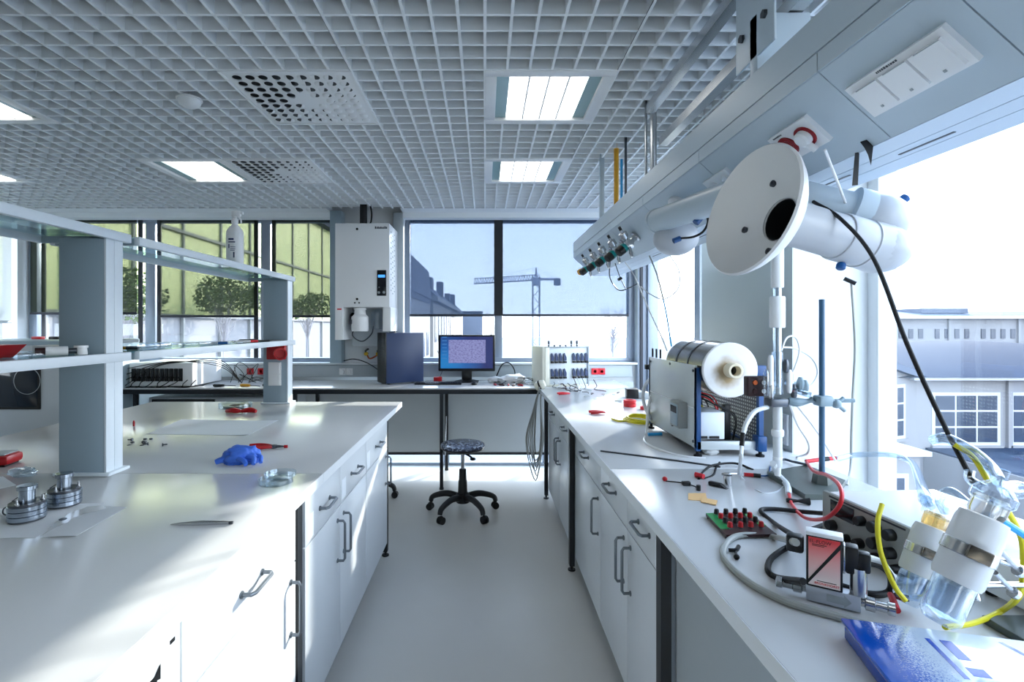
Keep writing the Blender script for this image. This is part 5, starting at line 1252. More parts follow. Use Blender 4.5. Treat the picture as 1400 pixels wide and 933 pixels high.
hose([D(1066, 475, 1.77), D(1088, 477, 1.82), D(1110, 490, 1.86), D(1118, 510, 1.86), D(1108, 528, 1.83), D(1092, 530, 1.8)], .0035, 'white_cable', 'wide loop of white tubing behind the blue grey rod')
hose([D(1080, 553, 1.75), D(1090, 580, 1.8), D(1105, 605, 1.85), D(1104, 620, 1.88), T(1090, 625)], .004, 'white_plastic', 'white tubing curving down beside the column socket strip')
hose([D(1084, 548, 1.75), D(1110, 580, 1.8), D(1130, 610, 1.86), D(1142, 630, 1.9)], .004, 'white_plastic', 'white tubing slanting behind the blue grey rod')
hose([D(1164, 386, 2.0), D(1167, 430, 2.0), D(1169, 480, 2.0), D(1166, 540, 2.0), D(1164, 600, 2.0), D(1163, 640, 1.98), T(1158, 664)], .0045, 'grey_cable', 'grey cable hanging straight down the white column')
tag(MB().tube([D(1154, 381, 2.0), D(1170, 388, 1.98)], .008, 8).build('cable_plug', 'black_plastic'), 'small black plug above the grey hanging cable', 'plug')
P = [D(1057, 634, 1.70), T(1062, 655) + Vector((0, 0, .02)), T(1076, 668) + Vector((0, 0, .012)), T(1078, 680) + Vector((0, 0, .008))]
t = thing('red_test_lead', 'red cable loop with braided ends rising from the reactor tube', 'cable', tuple(P[0]), None)
MB().tube(P, .010, 10).build('braid', 'white_cable', t)
MB().tube([T(1078, 678) + Vector((0, 0, .01)), T(1083, 694) + Vector((0, 0, .008)), D(1100, 708, 1.40), D(1125, 710, 1.27), D(1143, 698, 1.205), D(1151, 680, 1.19), D(1146, 662, 1.25), D(1130, 650, 1.40), D(1112, 644, 1.62), T(1102, 642) + Vector((0, 0, .03))], .0048, 10, sub=8).build('cable', 'red_cable', t)
MB().tube([T(1102, 642) + Vector((0, 0, .03)), T(1122, 641) + Vector((0, 0, .035))], .008, 8).build('plug', 'red_cable', t)
MB().tube([T(1122, 641) + Vector((0, 0, .035)), T(1132, 640) + Vector((0, 0, .035))], .009, 8).build('plug_sleeve', 'black_rubber', t)
MB().tube([T(1132, 640) + Vector((0, 0, .035)), T(1142, 639) + Vector((0, 0, .035))], .008, 8).build('plug_tip', 'bright_red', t)
hose([T(1145, 640) + Vector((0, 0, .035)), T(1170, 640) + Vector((0, 0, .05)), T(1215, 650) + Vector((0, 0, .075)), T(1245, 668) + Vector((0, 0, .09)), D(1262, 672, 1.05), D(1268, 690, 1.0)], .010, 'hose_clear', 'clear hose running from the red plug over the power supply to the small bottle', n=12)

# ------------------------------------------------------------------ loose parts on the near bench
tag(MB().tube([T(821, 618) + Vector((0, 0, .004)), T(900, 628) + Vector((0, 0, .004)), T(985, 640) + Vector((0, 0, .004))], .0035, 8).build('steel_rod', 'dark_steel'), 'long thin steel rod lying across the wall bench before the furnace', 'rod')
hose([T(955, 656), T(962, 645), T(975, 640) + Vector((0, 0, .01)), T(1005, 638) + Vector((0, 0, .012)), T(1030, 643)], .0045, 'black_rubber', 'black cable with a red end bent behind the white lead', 'black_lead', 'cable')
hose([T(962, 655), T(975, 650), T(979, 640), T(984, 636) + Vector((0, 0, .01))], .004, 'black_rubber', 'short black cable beside the red end plug', 'black_lead', 'cable')
c = T(957, 654); tag(MB().cyl(c + Vector((-.01, .015, .009)), c + Vector((.008, -.012, .009)), .009, n=10).build('plug_end', 'bright_red'), 'short red plug end of the bent black cable', 'plug')
t = thing('banana_lead', 'short thin lead with a red ball plug and a black block', 'cable', tuple(T(930, 664)), None)
MB().ball(T(909, 659) + Vector((0, 0, .01)), .009, 10).build('red_plug', 'red_plastic', t); MB().tube([T(910, 660) + Vector((0, 0, .005)), T(932, 662) + Vector((0, 0, .004)), T(950, 667) + Vector((0, 0, .004)), T(956, 670)], .0022, 6).build('wire', 'black_rubber', t)
MB().cbox(T(938, 664) + Vector((0, 0, .007)), (.028, .018, .014), .003).build('block', 'black_plastic', t); MB().cyl(T(955, 671) + Vector((0, 0, .0)), T(955, 671) + Vector((0, 0, .018)), .007, n=10).build('black_plug', 'black_plastic', t)
t = thing('black_clip', 'small black clip lying behind the tan cardboard pieces', 'clip', tuple(T(978, 665)), math.radians(-50))
MB().box(-.022, .022, -.01, .01, 0, .014, .004).build('body', 'black_plastic', t); MB().prism([(.02, 0), (.042, .0), (.02, .012)], lambda u_, v_, t_: (u_, t_, v_), -.008, .008).build('tip', 'black_plastic', t)
q = [T(941, 684), T(941, 675), T(965, 675), T(967, 686)]; tag(sheet('cardboard_piece', q, 'cardboard', .002), 'small square of tan cardboard on the wall bench', 'cardboard')
q = [T(958, 688), T(960, 682), T(981, 686), T(979, 692)]; tag(sheet('cardboard_piece', q, 'cardboard', .002, rise=lambda i, j: .0025), 'narrow strip of tan cardboard lying against the square piece', 'cardboard')
t = thing('steel_cylinder_part', 'small steel cap standing behind the tan cardboard', 'cap', tuple(T(995, 664)), None)
c = T(995, 664); MB().lathe([(.001, .035), (.013, .035), (.013, 0), (.001, 0)], c, n=18).build('cup', 'steel', t); MB().tube([c + Vector((-.015, .01, .035)), c + Vector((.0, 0, .04)), c + Vector((.03, 0, .04))], .005).build('bar', 'steel', t)
t = thing('fuse_lead', 'red and black inline plug lying beside the retort stand base', 'plug', tuple(T(1028, 653)), None)
MB().cyl(T(1017, 652) + Vector((0, 0, .008)), T(1030, 653) + Vector((0, 0, .008)), .007, n=10).build('red_part', 'red_plastic', t); MB().cyl(T(1030, 653) + Vector((0, 0, .008)), T(1040, 654) + Vector((0, 0, .008)), .0075, n=10).build('black_part', 'black_rubber', t)
MB().tube([T(1040, 654) + Vector((0, 0, .008)), T(1050, 652) + Vector((0, 0, .006)), T(1053, 640) + Vector((0, 0, .004))], .003).build('wire', 'furnace_blue', t)
hose([T(1033, 670), T(1045, 675), T(1062, 673), T(1072, 665)], .003, 'white_cable', 'short grey white wire lying before the retort stand base', 'white_lead', 'cable')
c = T(1092, 690)
t = thing('black_cone', 'black rubber cone adapter lying before the retort stand base', 'adapter', tuple(c), None)
a_ = T(1075, 688) + Vector((0, 0, .008)); b2 = T(1107, 691) + Vector((0, 0, .011)); dv = (b2 - a_)
MB().lathe([(.006, 0), (.008, dv.length * .1), (.006, dv.length * .3), (.004, dv.length * .5), (.011, dv.length)], a_, dv, 16).build('cone', 'black_rubber', t)
hose([T(1055, 640) + Vector((0, 0, .01)), T(1070, 632) + Vector((0, 0, .01)), T(1085, 636) + Vector((0, 0, .012)), T(1105, 645) + Vector((0, 0, .025))], .005, 'dark_steel', 'dark rod lying against the retort stand base', 'dark_rod', 'rod')

# binding post board
A = T(965, 708); Bc = T(1024, 706); Cc = T(1062, 737); Dc = T(993, 738)
t = thing('binding_post_board', 'green and black board with sixteen red and black binding posts', 'terminal board', tuple(A), None)
pl = lambda i, j: (A.lerp(Bc, i)).lerp(Dc.lerp(Cc, i), j)
MB().prism([(p.x, p.y) for p in (A, Bc, Cc, Dc)], lambda u_, v_, t_: (u_, v_, t_), BT + .004, BT + .012).build('board', 'dark_maroon', t)
for (i0, i1, j0, j1) in ((.0, .2, .0, .75), (.82, 1.0, .1, .3), (.86, 1.0, .45, .65)):
    MB().prism([(pl(i, j).x, pl(i, j).y) for i, j in ((i0, j0), (i1, j0), (i1, j1), (i0, j1))], lambda u_, v_, t_: (u_, v_, t_), BT + .012, BT + .0128).build('green_patch', 'pcb_green', t)
for j in range(4):
    for i in range(4):
        p = pl(.2 + i * .215, .1 + j * .21); m_ = 'red_plastic' if j in (1, 3) else 'black_plastic'
        ps = MB().lathe([(.007, 0), (.007, .004), (.0064, .005), (.0064, .010), (.005, .013), (.001, .014)], (p.x, p.y, BT + .016), n=14).build('binding_post', m_, t)
        MB().lathe([(.005, 0), (.005, .006)], (p.x, p.y, BT + .012), n=10).build('washer', 'steel', ps)
for i, j in ((.05, .05), (.95, .05), (.95, .95), (.05, .95)): p = pl(i, j); MB().cyl((p.x, p.y, BT), (p.x, p.y, BT + .005), .006, n=10).build('foot', 'black_plastic', t)
t = thing('black_thumb_screw', 'small black thumb screw lying below the binding post board', 'screw', tuple(T(1006, 760)), None)
MB().tube([T(996, 756) + Vector((0, 0, .006)), T(1006, 757) + Vector((0, 0, .008)), T(1010, 754) + Vector((0, 0, .012))], .005, 8).ball(T(1007, 766) + Vector((0, 0, .007)), .007, 10).build('head', 'black_plastic', t); MB().cyl(T(1006, 758) + Vector((0, 0, .006)), T(1007, 766) + Vector((0, 0, .006)), .003, n=8).build('shank', 'black_plastic', t)

# grey cable from the flow controller looping forward
hose([D(1088, 742, .99), T(1062, 742) + Vector((0, 0, .012)), T(1020, 736) + Vector((0, 0, .008)), T(998, 742) + Vector((0, 0, .007)), T(988, 760) + Vector((0, 0, .007)), T(1000, 780) + Vector((0, 0, .007)), T(1030, 805) + Vector((0, 0, .007)), T(1080, 830) + Vector((0, 0, .007)), T(1150, 850) + Vector((0, 0, .007)), T(1190, 862) + Vector((0, 0, .007))], .0075, 'grey_cable', 'thick grey cable looping along the bench edge below the binding post board', 'grey_cable', 'cable', n=10)
hose([D(1098, 795, .96), T(1062, 795) + Vector((0, 0, .008)), T(1050, 785) + Vector((0, 0, .008)), T(1055, 768) + Vector((0, 0, .008)), T(1078, 755) + Vector((0, 0, .012)), D(1092, 750, 1.02)], .0065, 'black_rubber', 'black cable looping out to the side of the flow controller', 'black_cable', 'cable', n=10)
hose([D(1094, 738, 1.03), T(1062, 722) + Vector((0, 0, .008)), T(1040, 703) + Vector((0, 0, .008)), T(1056, 700) + Vector((0, 0, .008)), T(1100, 706) + Vector((0, 0, .012)), T(1138, 718) + Vector((0, 0, .03))], .0062, 'black_rubber', 'black cable with a sharp bend running back to the power supply', 'black_cable', 'cable', n=10)
hose([T(1112, 729) + Vector((0, 0, .01)), T(1140, 724) + Vector((0, 0, .02)), T(1150, 726) + Vector((0, 0, .02))], .007, 'black_rubber', 'short thick black cable entering the power supply front', 'black_cable', 'cable', n=10)
hose([D(1180, 768, 1.0), D(1205, 775, 1.02), D(1218, 790, 1.02), T(1215, 815) + Vector((0, 0, .008)), T(1190, 818) + Vector((0, 0, .008)), T(1150, 808) + Vector((0, 0, .01))], .0065, 'black_rubber', 'black cable looping between the flow controller and the power supply', 'black_cable', 'cable', n=10)
hose([D(1182, 762, 1.0), D(1205, 770, 1.02), D(1222, 790, 1.04), T(1240, 800) + Vector((0, 0, .008)), T(1262, 800) + Vector((0, 0, .008))], .007, 'white_cable', 'pale grey cable leaving the black connector of the flow controller', 'grey_cable', 'cable', n=10)

# mass flow controller
o = T(1102, 823); e_ = T(1177, 842); ang = math.atan2(e_.y - o.y, e_.x - o.x); L = (e_ - o).length
t = thing('flow_controller', 'flow controller with a red and white label on a steel block', 'flow controller', (o.x, o.y, BT), ang)
MB().box(0, L, 0, .028, .004, .034, .002).build('base_block', 'alu_block', t)
for sx_, d_ in ((0, -1), (L, 1)):
    MB().lathe([(.008, 0), (.008, .006), (.013, .008), (.013, .022), (.009, .024), (.009, .04), (.012, .042), (.012, .052), (.005, .054)], (sx_, .014, .02), (d_, 0, 0), 6 if d_ < 0 else 12).build('fitting', 'steel', t)
hb = MB().box(.0, .060, -.001, .027, .034, .138, .002).build('housing', 'black_plastic', t)
MB().box(-.001, .061, -.002, .028, .134, .142, .002).build('top_cover', 'white_plastic', t)
lb_ = bpy.data.materials.new('red_label'); lb_.use_nodes = True; n_ = lb_.node_tree.nodes; l_ = lb_.node_tree.links
tcx = n_.new('ShaderNodeTexCoord'); sx = n_.new('ShaderNodeSeparateXYZ'); cr = n_.new('ShaderNodeValToRGB'); l_.new(tcx.outputs['Generated'], sx.inputs[0])
l_.new(sx.outputs['Z'], cr.inputs['Fac']); cr.color_ramp.elements[0].color = rgb(240, 226, 220); cr.color_ramp.elements[0].position = .1; cr.color_ramp.elements[1].color = rgb(224, 60, 62); cr.color_ramp.elements[1].position = .95
l_.new(cr.outputs['Color'], n_['Principled BSDF'].inputs['Base Color']); n_['Principled BSDF'].inputs['Roughness'].default_value = .3; MATS['red_label'] = lb_
lab = MB().box(.004, .056, -.0018, -.001, .038, .132).build('label', 'red_label', hb)
MB().add([(.004, -.0021, .048), (.056, -.0021, .128), (.056, -.0021, .117), (.004, -.0021, .040)], [(0, 1, 2, 3)]).build('diagonal_stripe', 'black_plastic', hb)
text('EL-FLOW', .0088, 'black_plastic', hb, frame_m((.0235, -.0022, .1245), (1, 0, 0), (0, 0, 1)))
MB().box(.010, .034, -.0020, -.0018, .118, .1195).box(.010, .03, -.0020, -.0018, .1155, .1167).box(.018, .050, -.0020, -.0018, .0475, .0488).build('printed_line', 'maroon', hb)
text('BRONKHORST', .0062, 'bright_red', hb, frame_m((.0345, -.0022, .0432), (1, 0, 0), (0, 0, 1)))
MB().cyl((.085, .014, .034), (.085, .014, .085), .014, n=18).build('valve_body', 'steel', t)
MB().box(.064, .085, .002, .03, .072, .125, .004).box(.083, .104, .004, .028, .078, .116, .005).build('connector', 'black_plastic', t)
MB().box(.0605, .064, .004, .028, .07, .125, .001).build('connector_shell', 'steel', t)
MB().box(-.035, -.004, .004, .03, .09, .125, .006).build('side_plug', 'black_plastic', t)
ar = MB().add([(.034, -.0004, .011), (.062, -.0004, .011), (.062, -.0004, .006), (.074, -.0004, .0185), (.062, -.0004, .031), (.062, -.0004, .026), (.034, -.0004, .026)], [(0, 1, 5, 6), (2, 3, 4)])
ar.build('flow_arrow', 'grey_plastic', t)
hose([Vector((o.x, o.y, 0)) + Matrix.Rotation(ang, 3, 'Z') @ Vector((L + .055, .014, 0)) + Vector((0, 0, BT + .02)), T(1218, 829) + Vector((0, 0, .022))], .0062, 'red_cable', 'red heat shrink sleeve on the flow controller outlet', 'red_sleeve', 'tube')
hose([T(1217, 829) + Vector((0, 0, .022)), T(1243, 836) + Vector((0, 0, .024))], .0062, 'black_rubber', 'black tube end between the red sleeve and the glass bottle', 'black_tube', 'tube')

# power supply
t = thing('power_supply', 'grey bench power supply with black knobs and a pale top', 'power supply', (.89, 1.2, BT), math.radians(4))
MB().box(.012, .31, -.125, .125, .008, .118, .006).build('case', 'psu_top', t)
fp = MB().box(0, .014, -.128, .128, .006, .122, .008).build('front_panel', 'psu_grey', t)
MB().box(-.002, .001, .02, .095, .07, .108, .002).build('display', 'display_dark', fp)
for (y, z, r_) in ((-.005, .09, .012), (-.045, .092, .014), (-.045, .055, .014), (.085, .045, .013), (.0, .035, .012), (-.085, .09, .013), (-.085, .05, .013), (-.045, .022, .011), (-.1, .022, .010), (.04, .03, .010)):
    kn = MB().lathe([(r_, 0), (r_ * .92, .016), (r_ * .8, .018), (.001, .018)], (0, y, z), (-1, 0, 0), 16).build('knob', 'black_plastic', fp)
MB().box(-.001, .0, -.118, .1, .112, .116).build('printed_line', 'frame_dark', fp)
for x in (.03, .28):
    for y in (-.1, .1): MB().cyl((x, y, 0), (x, y, .008), .012, n=10).build('foot', 'black_rubber', t)
# second instrument towards the window
t = thing('white_instrument', 'white instrument with a grey front lying behind the tilted bottle clamps', 'instrument', (1.12, .98, BT), math.radians(2))
MB().box(-.10, .2, -.11, .08, .01, .085, .006).build('case', 'psu_top', t)
MB().box(-.10, .2, -.118, -.109, .015, .045, .003).build('front_strip', 'psu_grey', t)
for x in (-.08, .18):
    for y in (-.09, .06): MB().cyl((x, y, 0), (x, y, .01), .01, n=8).build('foot', 'black_rubber', t)

# ------------------------------------------------------------------ bubbler bottles
def bottle(p0, p1, s, label, amber):
    p0 = Vector(p0); p1 = Vector(p1); ax = (p1 - p0).normalized(); L = (p1 - p0).length
    t = thing('bubbler_bottle', label, 'glass bottle', tuple(p0), None, 'glass bubbler bottles')
    r = .0295 * s
    MB().lathe([(.001, .002), (r * .7, .002), (r * .97, .012), (r, .03), (r, L * .45), (r - .002, L * .45), (r - .002, .032), (r * .9, .016), (.001, .008)], p0, ax, 32).build('glass_body', 'lab_glass', t)
    MB().lathe([(.001, .009), (r * .85, .017), (r - .004, .032), (r - .004, L * .27), (.001, L * .27)], p0, ax, 28).build('liquid', 'liquid', t)
    R2 = .0355 * s
    MB().lathe([(r, L * .30), (R2 * .93, L * .30), (R2, L * .33), (R2, L * .70), (R2 * .92, L * .76), (R2 * .6, L * .77)], p0, ax, 36).build('sleeve', 'frosted', t)
    cl = MB().lathe([(R2 + .0006, L * .475), (R2 + .002, L * .48), (R2 + .002, L * .555), (R2 + .0006, L * .56)], p0, ax, 40, cap=False).build('hose_clamp', 'steel', t)
    v = Vector((-.5, -.86, 0)); v = (v - ax * v.dot(ax)).normalized(); sd_ = ax.cross(v)
    cc = p0 + ax * (L * .52) + v * (R2 + .004) 
    m = MB(); m.X = frame_m(cc, sd_, ax); m.box(-.016 * s, .016 * s, -.011 * s, .011 * s, -.005, .005, .002); m.build('clamp_screw', 'brushed_steel', cl)
    MB().lathe([(r * .78, L * .77), (r * .85, L * .80), (r * .85, L * .88), (r * .70, L * .90)], p0, ax, 28).build('ground_joint', 'amber_glass' if amber else 'cream_joint', t)
    MB().lathe([(r * .9, L * .86), (r * 1.05, L * .88), (r * 1.05, L * .93), (r * .8, L * .97), (r * .5, L), (r * .25, L * 1.03), (r * .25, L * 1.10)], p0, ax, 28).build('glass_head', 'lab_glass', t)
    for k, h in ((.4, .95), (2.2, .98), (3.9, .94)):
        d = (v * math.cos(k) + sd_ * math.sin(k)); b = p0 + ax * (L * h)
        MB().tube([b + d * r * .5, b + d * r * 1.3 + ax * .006, b + d * r * 1.5 + ax * .02], .008 * s, 10).build('side_arm', 'lab_glass', t)
    MB().tube([p0 + ax * (L * .9), p0 + ax * (L * .35)], .004 * s, 8).build('dip_tube', 'lab_glass', t)
    return t
mat('cream_joint', (240, 232, 220), 0.15, trans=.85, var=0, ior=1.2)
bottle(D(1238, 826, .97), D(1288, 690, .98), .84, 'smaller glass bubbler bottle with an amber joint and blue clamp band', True)
bottle(D(1281, 852, .80), D(1366, 662, .80), .93, 'larger tilted glass bubbler bottle with a frosted sleeve and steel clamp band', False)
# holding clamps
for (a_, b2, lb) in ((D(1340, 758, .82), D(1440, 792, .84), 'upper chrome clamp arm holding the larger bottle'), (D(1330, 800, .84), D(1440, 800, .86), 'lower chrome clamp arm behind the larger bottle')):
    t = thing('chrome_clamp', lb, 'clamp', tuple(a_), None, 'chrome clamp arms at the bottles')
    MB().cyl(a_, b2, .005, n=12).build('arm', 'steel', t)
    MB().tube([a_ + Vector((-.03, -.02, .03)), a_ + Vector((-.005, -.01, .02)), a_, a_ + Vector((-.005, -.012, -.02))], .005, 10).build('jaw', 'steel', t)
    q_ = a_.lerp(b2, .35); MB().tube([q_ + Vector((-.02, -.01, .025)), q_ + Vector((.02, 0, -.012))], .004).cyl(q_ + Vector((.018, 0, -.012)), q_ + Vector((.024, 0, -.016)), .009, n=12).build('screw', 'steel', t)
# stand that carries the clamps, just outside the picture
t = thing('clamp_stand', 'steel stand rod carrying the chrome clamps beside the bottles', 'lab stand', (.98, .86, BT), None)
MB().cyl((.98, .86, BT + .015), (.98, .86, 1.3), .006, n=12).build('rod', 'steel', t); MB().box(.92, 1.04, .78, .94, BT, BT + .015, .003).build('base', 'olive_steel', t)
# hoses at the bottles
hose([D(1206, 690, 1.02), D(1200, 715, 1.0), D(1204, 755, .98), D(1222, 800, .95), D(1238, 822, .94)], .0046, 'yellow_hose', 'yellow hose rising before the power supply to the small bottle', n=10)
hose([D(1292, 858, .85), T(1330, 868) + Vector((0, 0, .02)), T(1370, 850) + Vector((0, 0, .02)), D(1395, 810, .86), D(1399, 755, .86), D(1392, 725, .86), D(1372, 690, .84)], .0046, 'yellow_hose', 'yellow hose looping from under the larger bottle up its window side', n=10)
hose([D(1305, 608, .95), D(1330, 625, .93), D(1352, 660, .90)], .0046, 'yellow_hose', 'yellow hose inside the clear arch above the larger bottle', n=10)
hose([D(1276, 602, 1.0), D(1295, 600, .97), D(1330, 618, .93), D(1355, 640, .9), D(1366, 658, .86)], .010, 'hose_clear', 'clear hose arching down into the larger bottle head', n=12)
hose([D(1363, 708, .80), D(1385, 722, .80), D(1420, 745, .80)], .0055, 'blue_hose', 'bright blue hose leaving the larger bottle head', n=10)
hose([D(1292, 700, .97), D(1285, 682, .96), D(1300, 672, .95), D(1325, 690, .92), D(1345, 700, .88)], .008, 'hose_clear', 'clear hose linking the two bubbler bottle heads', n=12)
hose([D(1372, 668, .82), D(1392, 665, .84), D(1420, 675, .86)], .009, 'hose_clear', 'clear hose leaving the larger bottle towards the window', n=12)

# blue case at the bench edge
o = Vector((.632, .893, BT)); t = thing('blue_case', 'glossy blue case with whitish glare painted into its lid at the bench edge', 'case', (o.x, o.y, BT), math.radians(-14.5))
MB().box(0, .36, -.26, 0, 0, .026, .004).build('tray', 'case_blue', t)
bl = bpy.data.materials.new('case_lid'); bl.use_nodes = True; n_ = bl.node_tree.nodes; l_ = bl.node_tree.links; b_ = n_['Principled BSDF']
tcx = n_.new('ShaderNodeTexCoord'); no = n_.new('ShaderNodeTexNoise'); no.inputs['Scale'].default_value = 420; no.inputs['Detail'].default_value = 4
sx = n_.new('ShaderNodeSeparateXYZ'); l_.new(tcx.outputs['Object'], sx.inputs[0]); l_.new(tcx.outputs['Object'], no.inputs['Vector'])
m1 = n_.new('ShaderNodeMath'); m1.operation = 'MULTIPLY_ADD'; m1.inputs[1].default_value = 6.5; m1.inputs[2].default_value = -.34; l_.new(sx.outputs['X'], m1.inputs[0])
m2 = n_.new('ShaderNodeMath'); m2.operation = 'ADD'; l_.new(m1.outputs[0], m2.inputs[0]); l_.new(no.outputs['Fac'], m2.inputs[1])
cr = n_.new('ShaderNodeValToRGB'); cr.color_ramp.elements[0].position = .42; cr.color_ramp.elements[0].color = rgb(8, 84, 190); cr.color_ramp.elements[1].position = .72; cr.color_ramp.elements[1].color = rgb(206, 222, 240)  # white glare on the glossy lid painted into its colour, growing along x
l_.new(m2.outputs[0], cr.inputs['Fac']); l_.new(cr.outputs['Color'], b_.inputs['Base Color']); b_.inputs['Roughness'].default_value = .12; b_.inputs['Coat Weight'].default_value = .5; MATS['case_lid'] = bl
MB().box(-.004, .364, -.264, .004, .026, .034, .003).build('lid', 'case_lid', t)
for (x0, x1, y0, y1) in ((.105, .112, -.13, -.03), (.125, .142, -.08, -.03), (.122, .145, -.12, -.10)):
    MB().box(x0, x1, y0, y1, .034, .0343).build('blue_mark', 'case_blue', t)
MB().add([(.215, -.012, .0343), (.222, -.012, .0343), (.275, -.13, .0343), (.268, -.13, .0343)], [(0, 1, 2, 3)]).build('scratch', 'case_blue', t)

# thin leads hanging from the taps
hose([D(834, 358, 3.35), D(834, 380, 3.35), D(846, 397, 3.35), D(862, 393, 3.3), D(872, 388, 3.2)], .004, 'dark_steel', 'dark lead looping under the gas taps', 'tap_lead', 'cable')
hose([D(841, 360, 3.3), D(848, 380, 3.3), D(856, 396, 3.3)], .003, 'dark_steel', 'short dark lead hanging inside the loop under the taps', 'tap_lead', 'cable')
hose([D(850, 352, 3.2), D(866, 375, 3.2), D(875, 395, 3.0), D(890, 430, 2.9), D(905, 462, 2.8), D(912, 480, 2.75)], .004, 'white_plastic', 'white hose running from the taps down to the furnace', 'tap_hose', 'hose')
hose([D(888, 350, 2.8), D(898, 375, 2.75), D(907, 410, 2.72)], .004, 'grey_cable', 'grey upper part of the hose hanging above the furnace', 'tap_hose', 'hose')
hose([D(907, 410, 2.72), D(912, 435, 2.7), D(918, 474, 2.66)], .004, 'blue_hose', 'teal blue hose hanging down to the furnace', 'tap_hose', 'hose')
hose([D(916, 350, 2.7), D(928, 370, 2.7), D(927, 395, 2.7), D(908, 409, 2.7), D(890, 403, 2.75), D(876, 392, 2.8)], .003, 'white_cable', 'large thin white loop of tubing under the wing', 'tap_hose', 'hose')
tag(MB().tube([D(845, 383, 3.3), D(850, 380, 3.3)], .01, 8).build('tap_clip', 'black_plastic'), 'small black clip on the lead loop under the taps', 'clip')
# ================================================================== outside
mat('ext_ground', (128, 132, 138), 0.9, var=0.1, scale=.05); mat('ext_wall', (126, 124, 121), 0.9, var=0.05, scale=.4); mat('ext_wall2', (130, 130, 132), 0.9, var=.04, scale=.3)
mat('ext_roof', (44, 54, 70), 0.7, var=.12, scale=.3); mat('ext_roof_pale', (92, 99, 112), .7); mat('ext_frame', (172, 175, 180), .7); mat('ext_pane', (52, 60, 74), .2, var=.2, scale=.6)
mat('facade_panel', (214, 217, 150), .5, var=.08, scale=.15); mat('facade_bar', (120, 122, 120), .6); mat('ext_dark', (84, 88, 102), .8, var=.1, scale=.2); mat('foliage', (84, 98, 54), .9, var=.3, scale=.6); mat('twig', (150, 146, 150), .9); mat('crane_paint', (138, 142, 158), .6)
for k_ in ('ext_ground', 'ext_wall', 'ext_wall2', 'ext_roof', 'ext_roof_pale', 'ext_frame', 'ext_dark'):
    MATS[k_].node_tree.nodes['Principled BSDF'].inputs['Specular IOR Level'].default_value = 0.05; MATS[k_].node_tree.nodes['Principled BSDF'].inputs['Roughness'].default_value = 0.95
GZ = -7.5
o = struct(MB().box(-300, 300, -60, 400, GZ - .3, GZ).build('ground', 'ext_ground'))

# glass facade to the left, parallel to the room
t = thing('glass_facade_building', 'long building with a yellow green glass facade outside the left windows', 'building', (-16, 27, GZ), None)
FXp = -12.0
MB().box(-22, FXp - .06, 5.5, 48.5, GZ, 8.75).build('body', 'ext_wall2', t)
MB().box(-22.2, FXp + .5, 5.2, 48.7, 8.75, 9.1).build('roof', 'ext_dark', t)
ys = [5.8 + 2.86 * i for i in range(15)]
for a, b in zip(ys[:-1], ys[1:]):
    for z0, z1 in ((1.9, 5.12), (5.22, 8.72)):
        MB().box(FXp - .06, FXp, a + .05, b - .05, z0, z1).build('panel', 'facade_panel', t)
for yv in ys: MB().box(FXp - .05, FXp + .08, yv - .05, yv + .05, GZ, 8.75).build('mullion', 'facade_bar', t)
for z in (1.85, 5.17): MB().box(FXp - .05, FXp + .12, 5.8, 46, z - .06, z + .06).build('transom', 'facade_bar', t)

def tree(name, label, c, h, r, seed, leafy=True, group=None, branches=60, crown=None):
    t = thing(name, label, 'tree', c, None, group)
    rr = random.Random(seed); c = Vector(c)
    m = MB().cyl(c, c + Vector((0, 0, h * .75)), r * .04, r * .015, n=7)
    tips = []
    for i in range(branches):
        b = c + Vector((0, 0, h * rr.uniform(.7, .8) if leafy else h * rr.uniform(.3, .62))); a = rr.uniform(0, 2 * PI); e_ = c + Vector((math.cos(a) * r * rr.uniform(.3, 1), math.sin(a) * r * rr.uniform(.3, 1), h * rr.uniform(.8 if leafy else .55, .95 if leafy else 1.0)))
        mid = b.lerp(e_, .5) + Vector((0, 0, h * .04)); m.tube([b, mid, e_], lambda q: r * .008 * (1 - .7 * q), 4, sub=2); tips.append(e_)
        for k in range(3):
            d = Vector((rr.uniform(-1, 1), rr.uniform(-1, 1), rr.uniform(.1, 1))) * r * .25; m.tube([mid.lerp(e_, .3 * k), mid.lerp(e_, .3 * k) + d], r * .004, 3, smooth=False)
    m.build('branches', 'twig', t)
    if leafy:
        lf = MB()
        for i in range(1300):
            u_ = rr.uniform(0, 2 * PI); q = rr.random() ** .4; ph = math.acos(rr.uniform(-.9, 1))
            p = c + Vector((math.cos(u_) * math.sin(ph) * r * q, math.sin(u_) * math.sin(ph) * r * q, h * .88 + math.cos(ph) * h * .06 * q))
            p += Vector((mnoise.noise(p * .5), mnoise.noise(p * .5 + Vector((9, 0, 0))), mnoise.noise(p * .5 + Vector((0, 9, 0))))) * r * .4
            s = r * rr.uniform(.025, .06); a = Vector((rr.uniform(-1, 1), rr.uniform(-1, 1), rr.uniform(-1, 1))).normalized() * s; b = a.orthogonal().normalized() * s
            lf.add([p - a, p + b, p + a, p - b], [(0, 1, 2, 3)])
        l = lf.build('leaves', 'foliage', t); l['kind'] = 'stuff'
    return t
gl_ = 'leafy trees before the glass facade'
tree('facade_tree', 'dark leafy tree before the glass facade, seen under the spray bottle', (-9.8, 19.0, GZ), 11.3, 1.2, 1, True, gl_)
tree('facade_tree', 'dark leafy tree before the glass facade, close to the far shelf post', (-9.8, 23.0, GZ), 11.6, 1.3, 2, True, gl_)
tree('facade_tree', 'dark leafy tree before the glass facade, behind the near shelf post', (-9.9, 13.8, GZ), 11.1, 1.1, 3, True, gl_)
tree('facade_tree', 'small leafy tree low before the glass facade, next to the water unit', (-9.8, 28.0, GZ), 11.4, 1.3, 4, True, gl_)

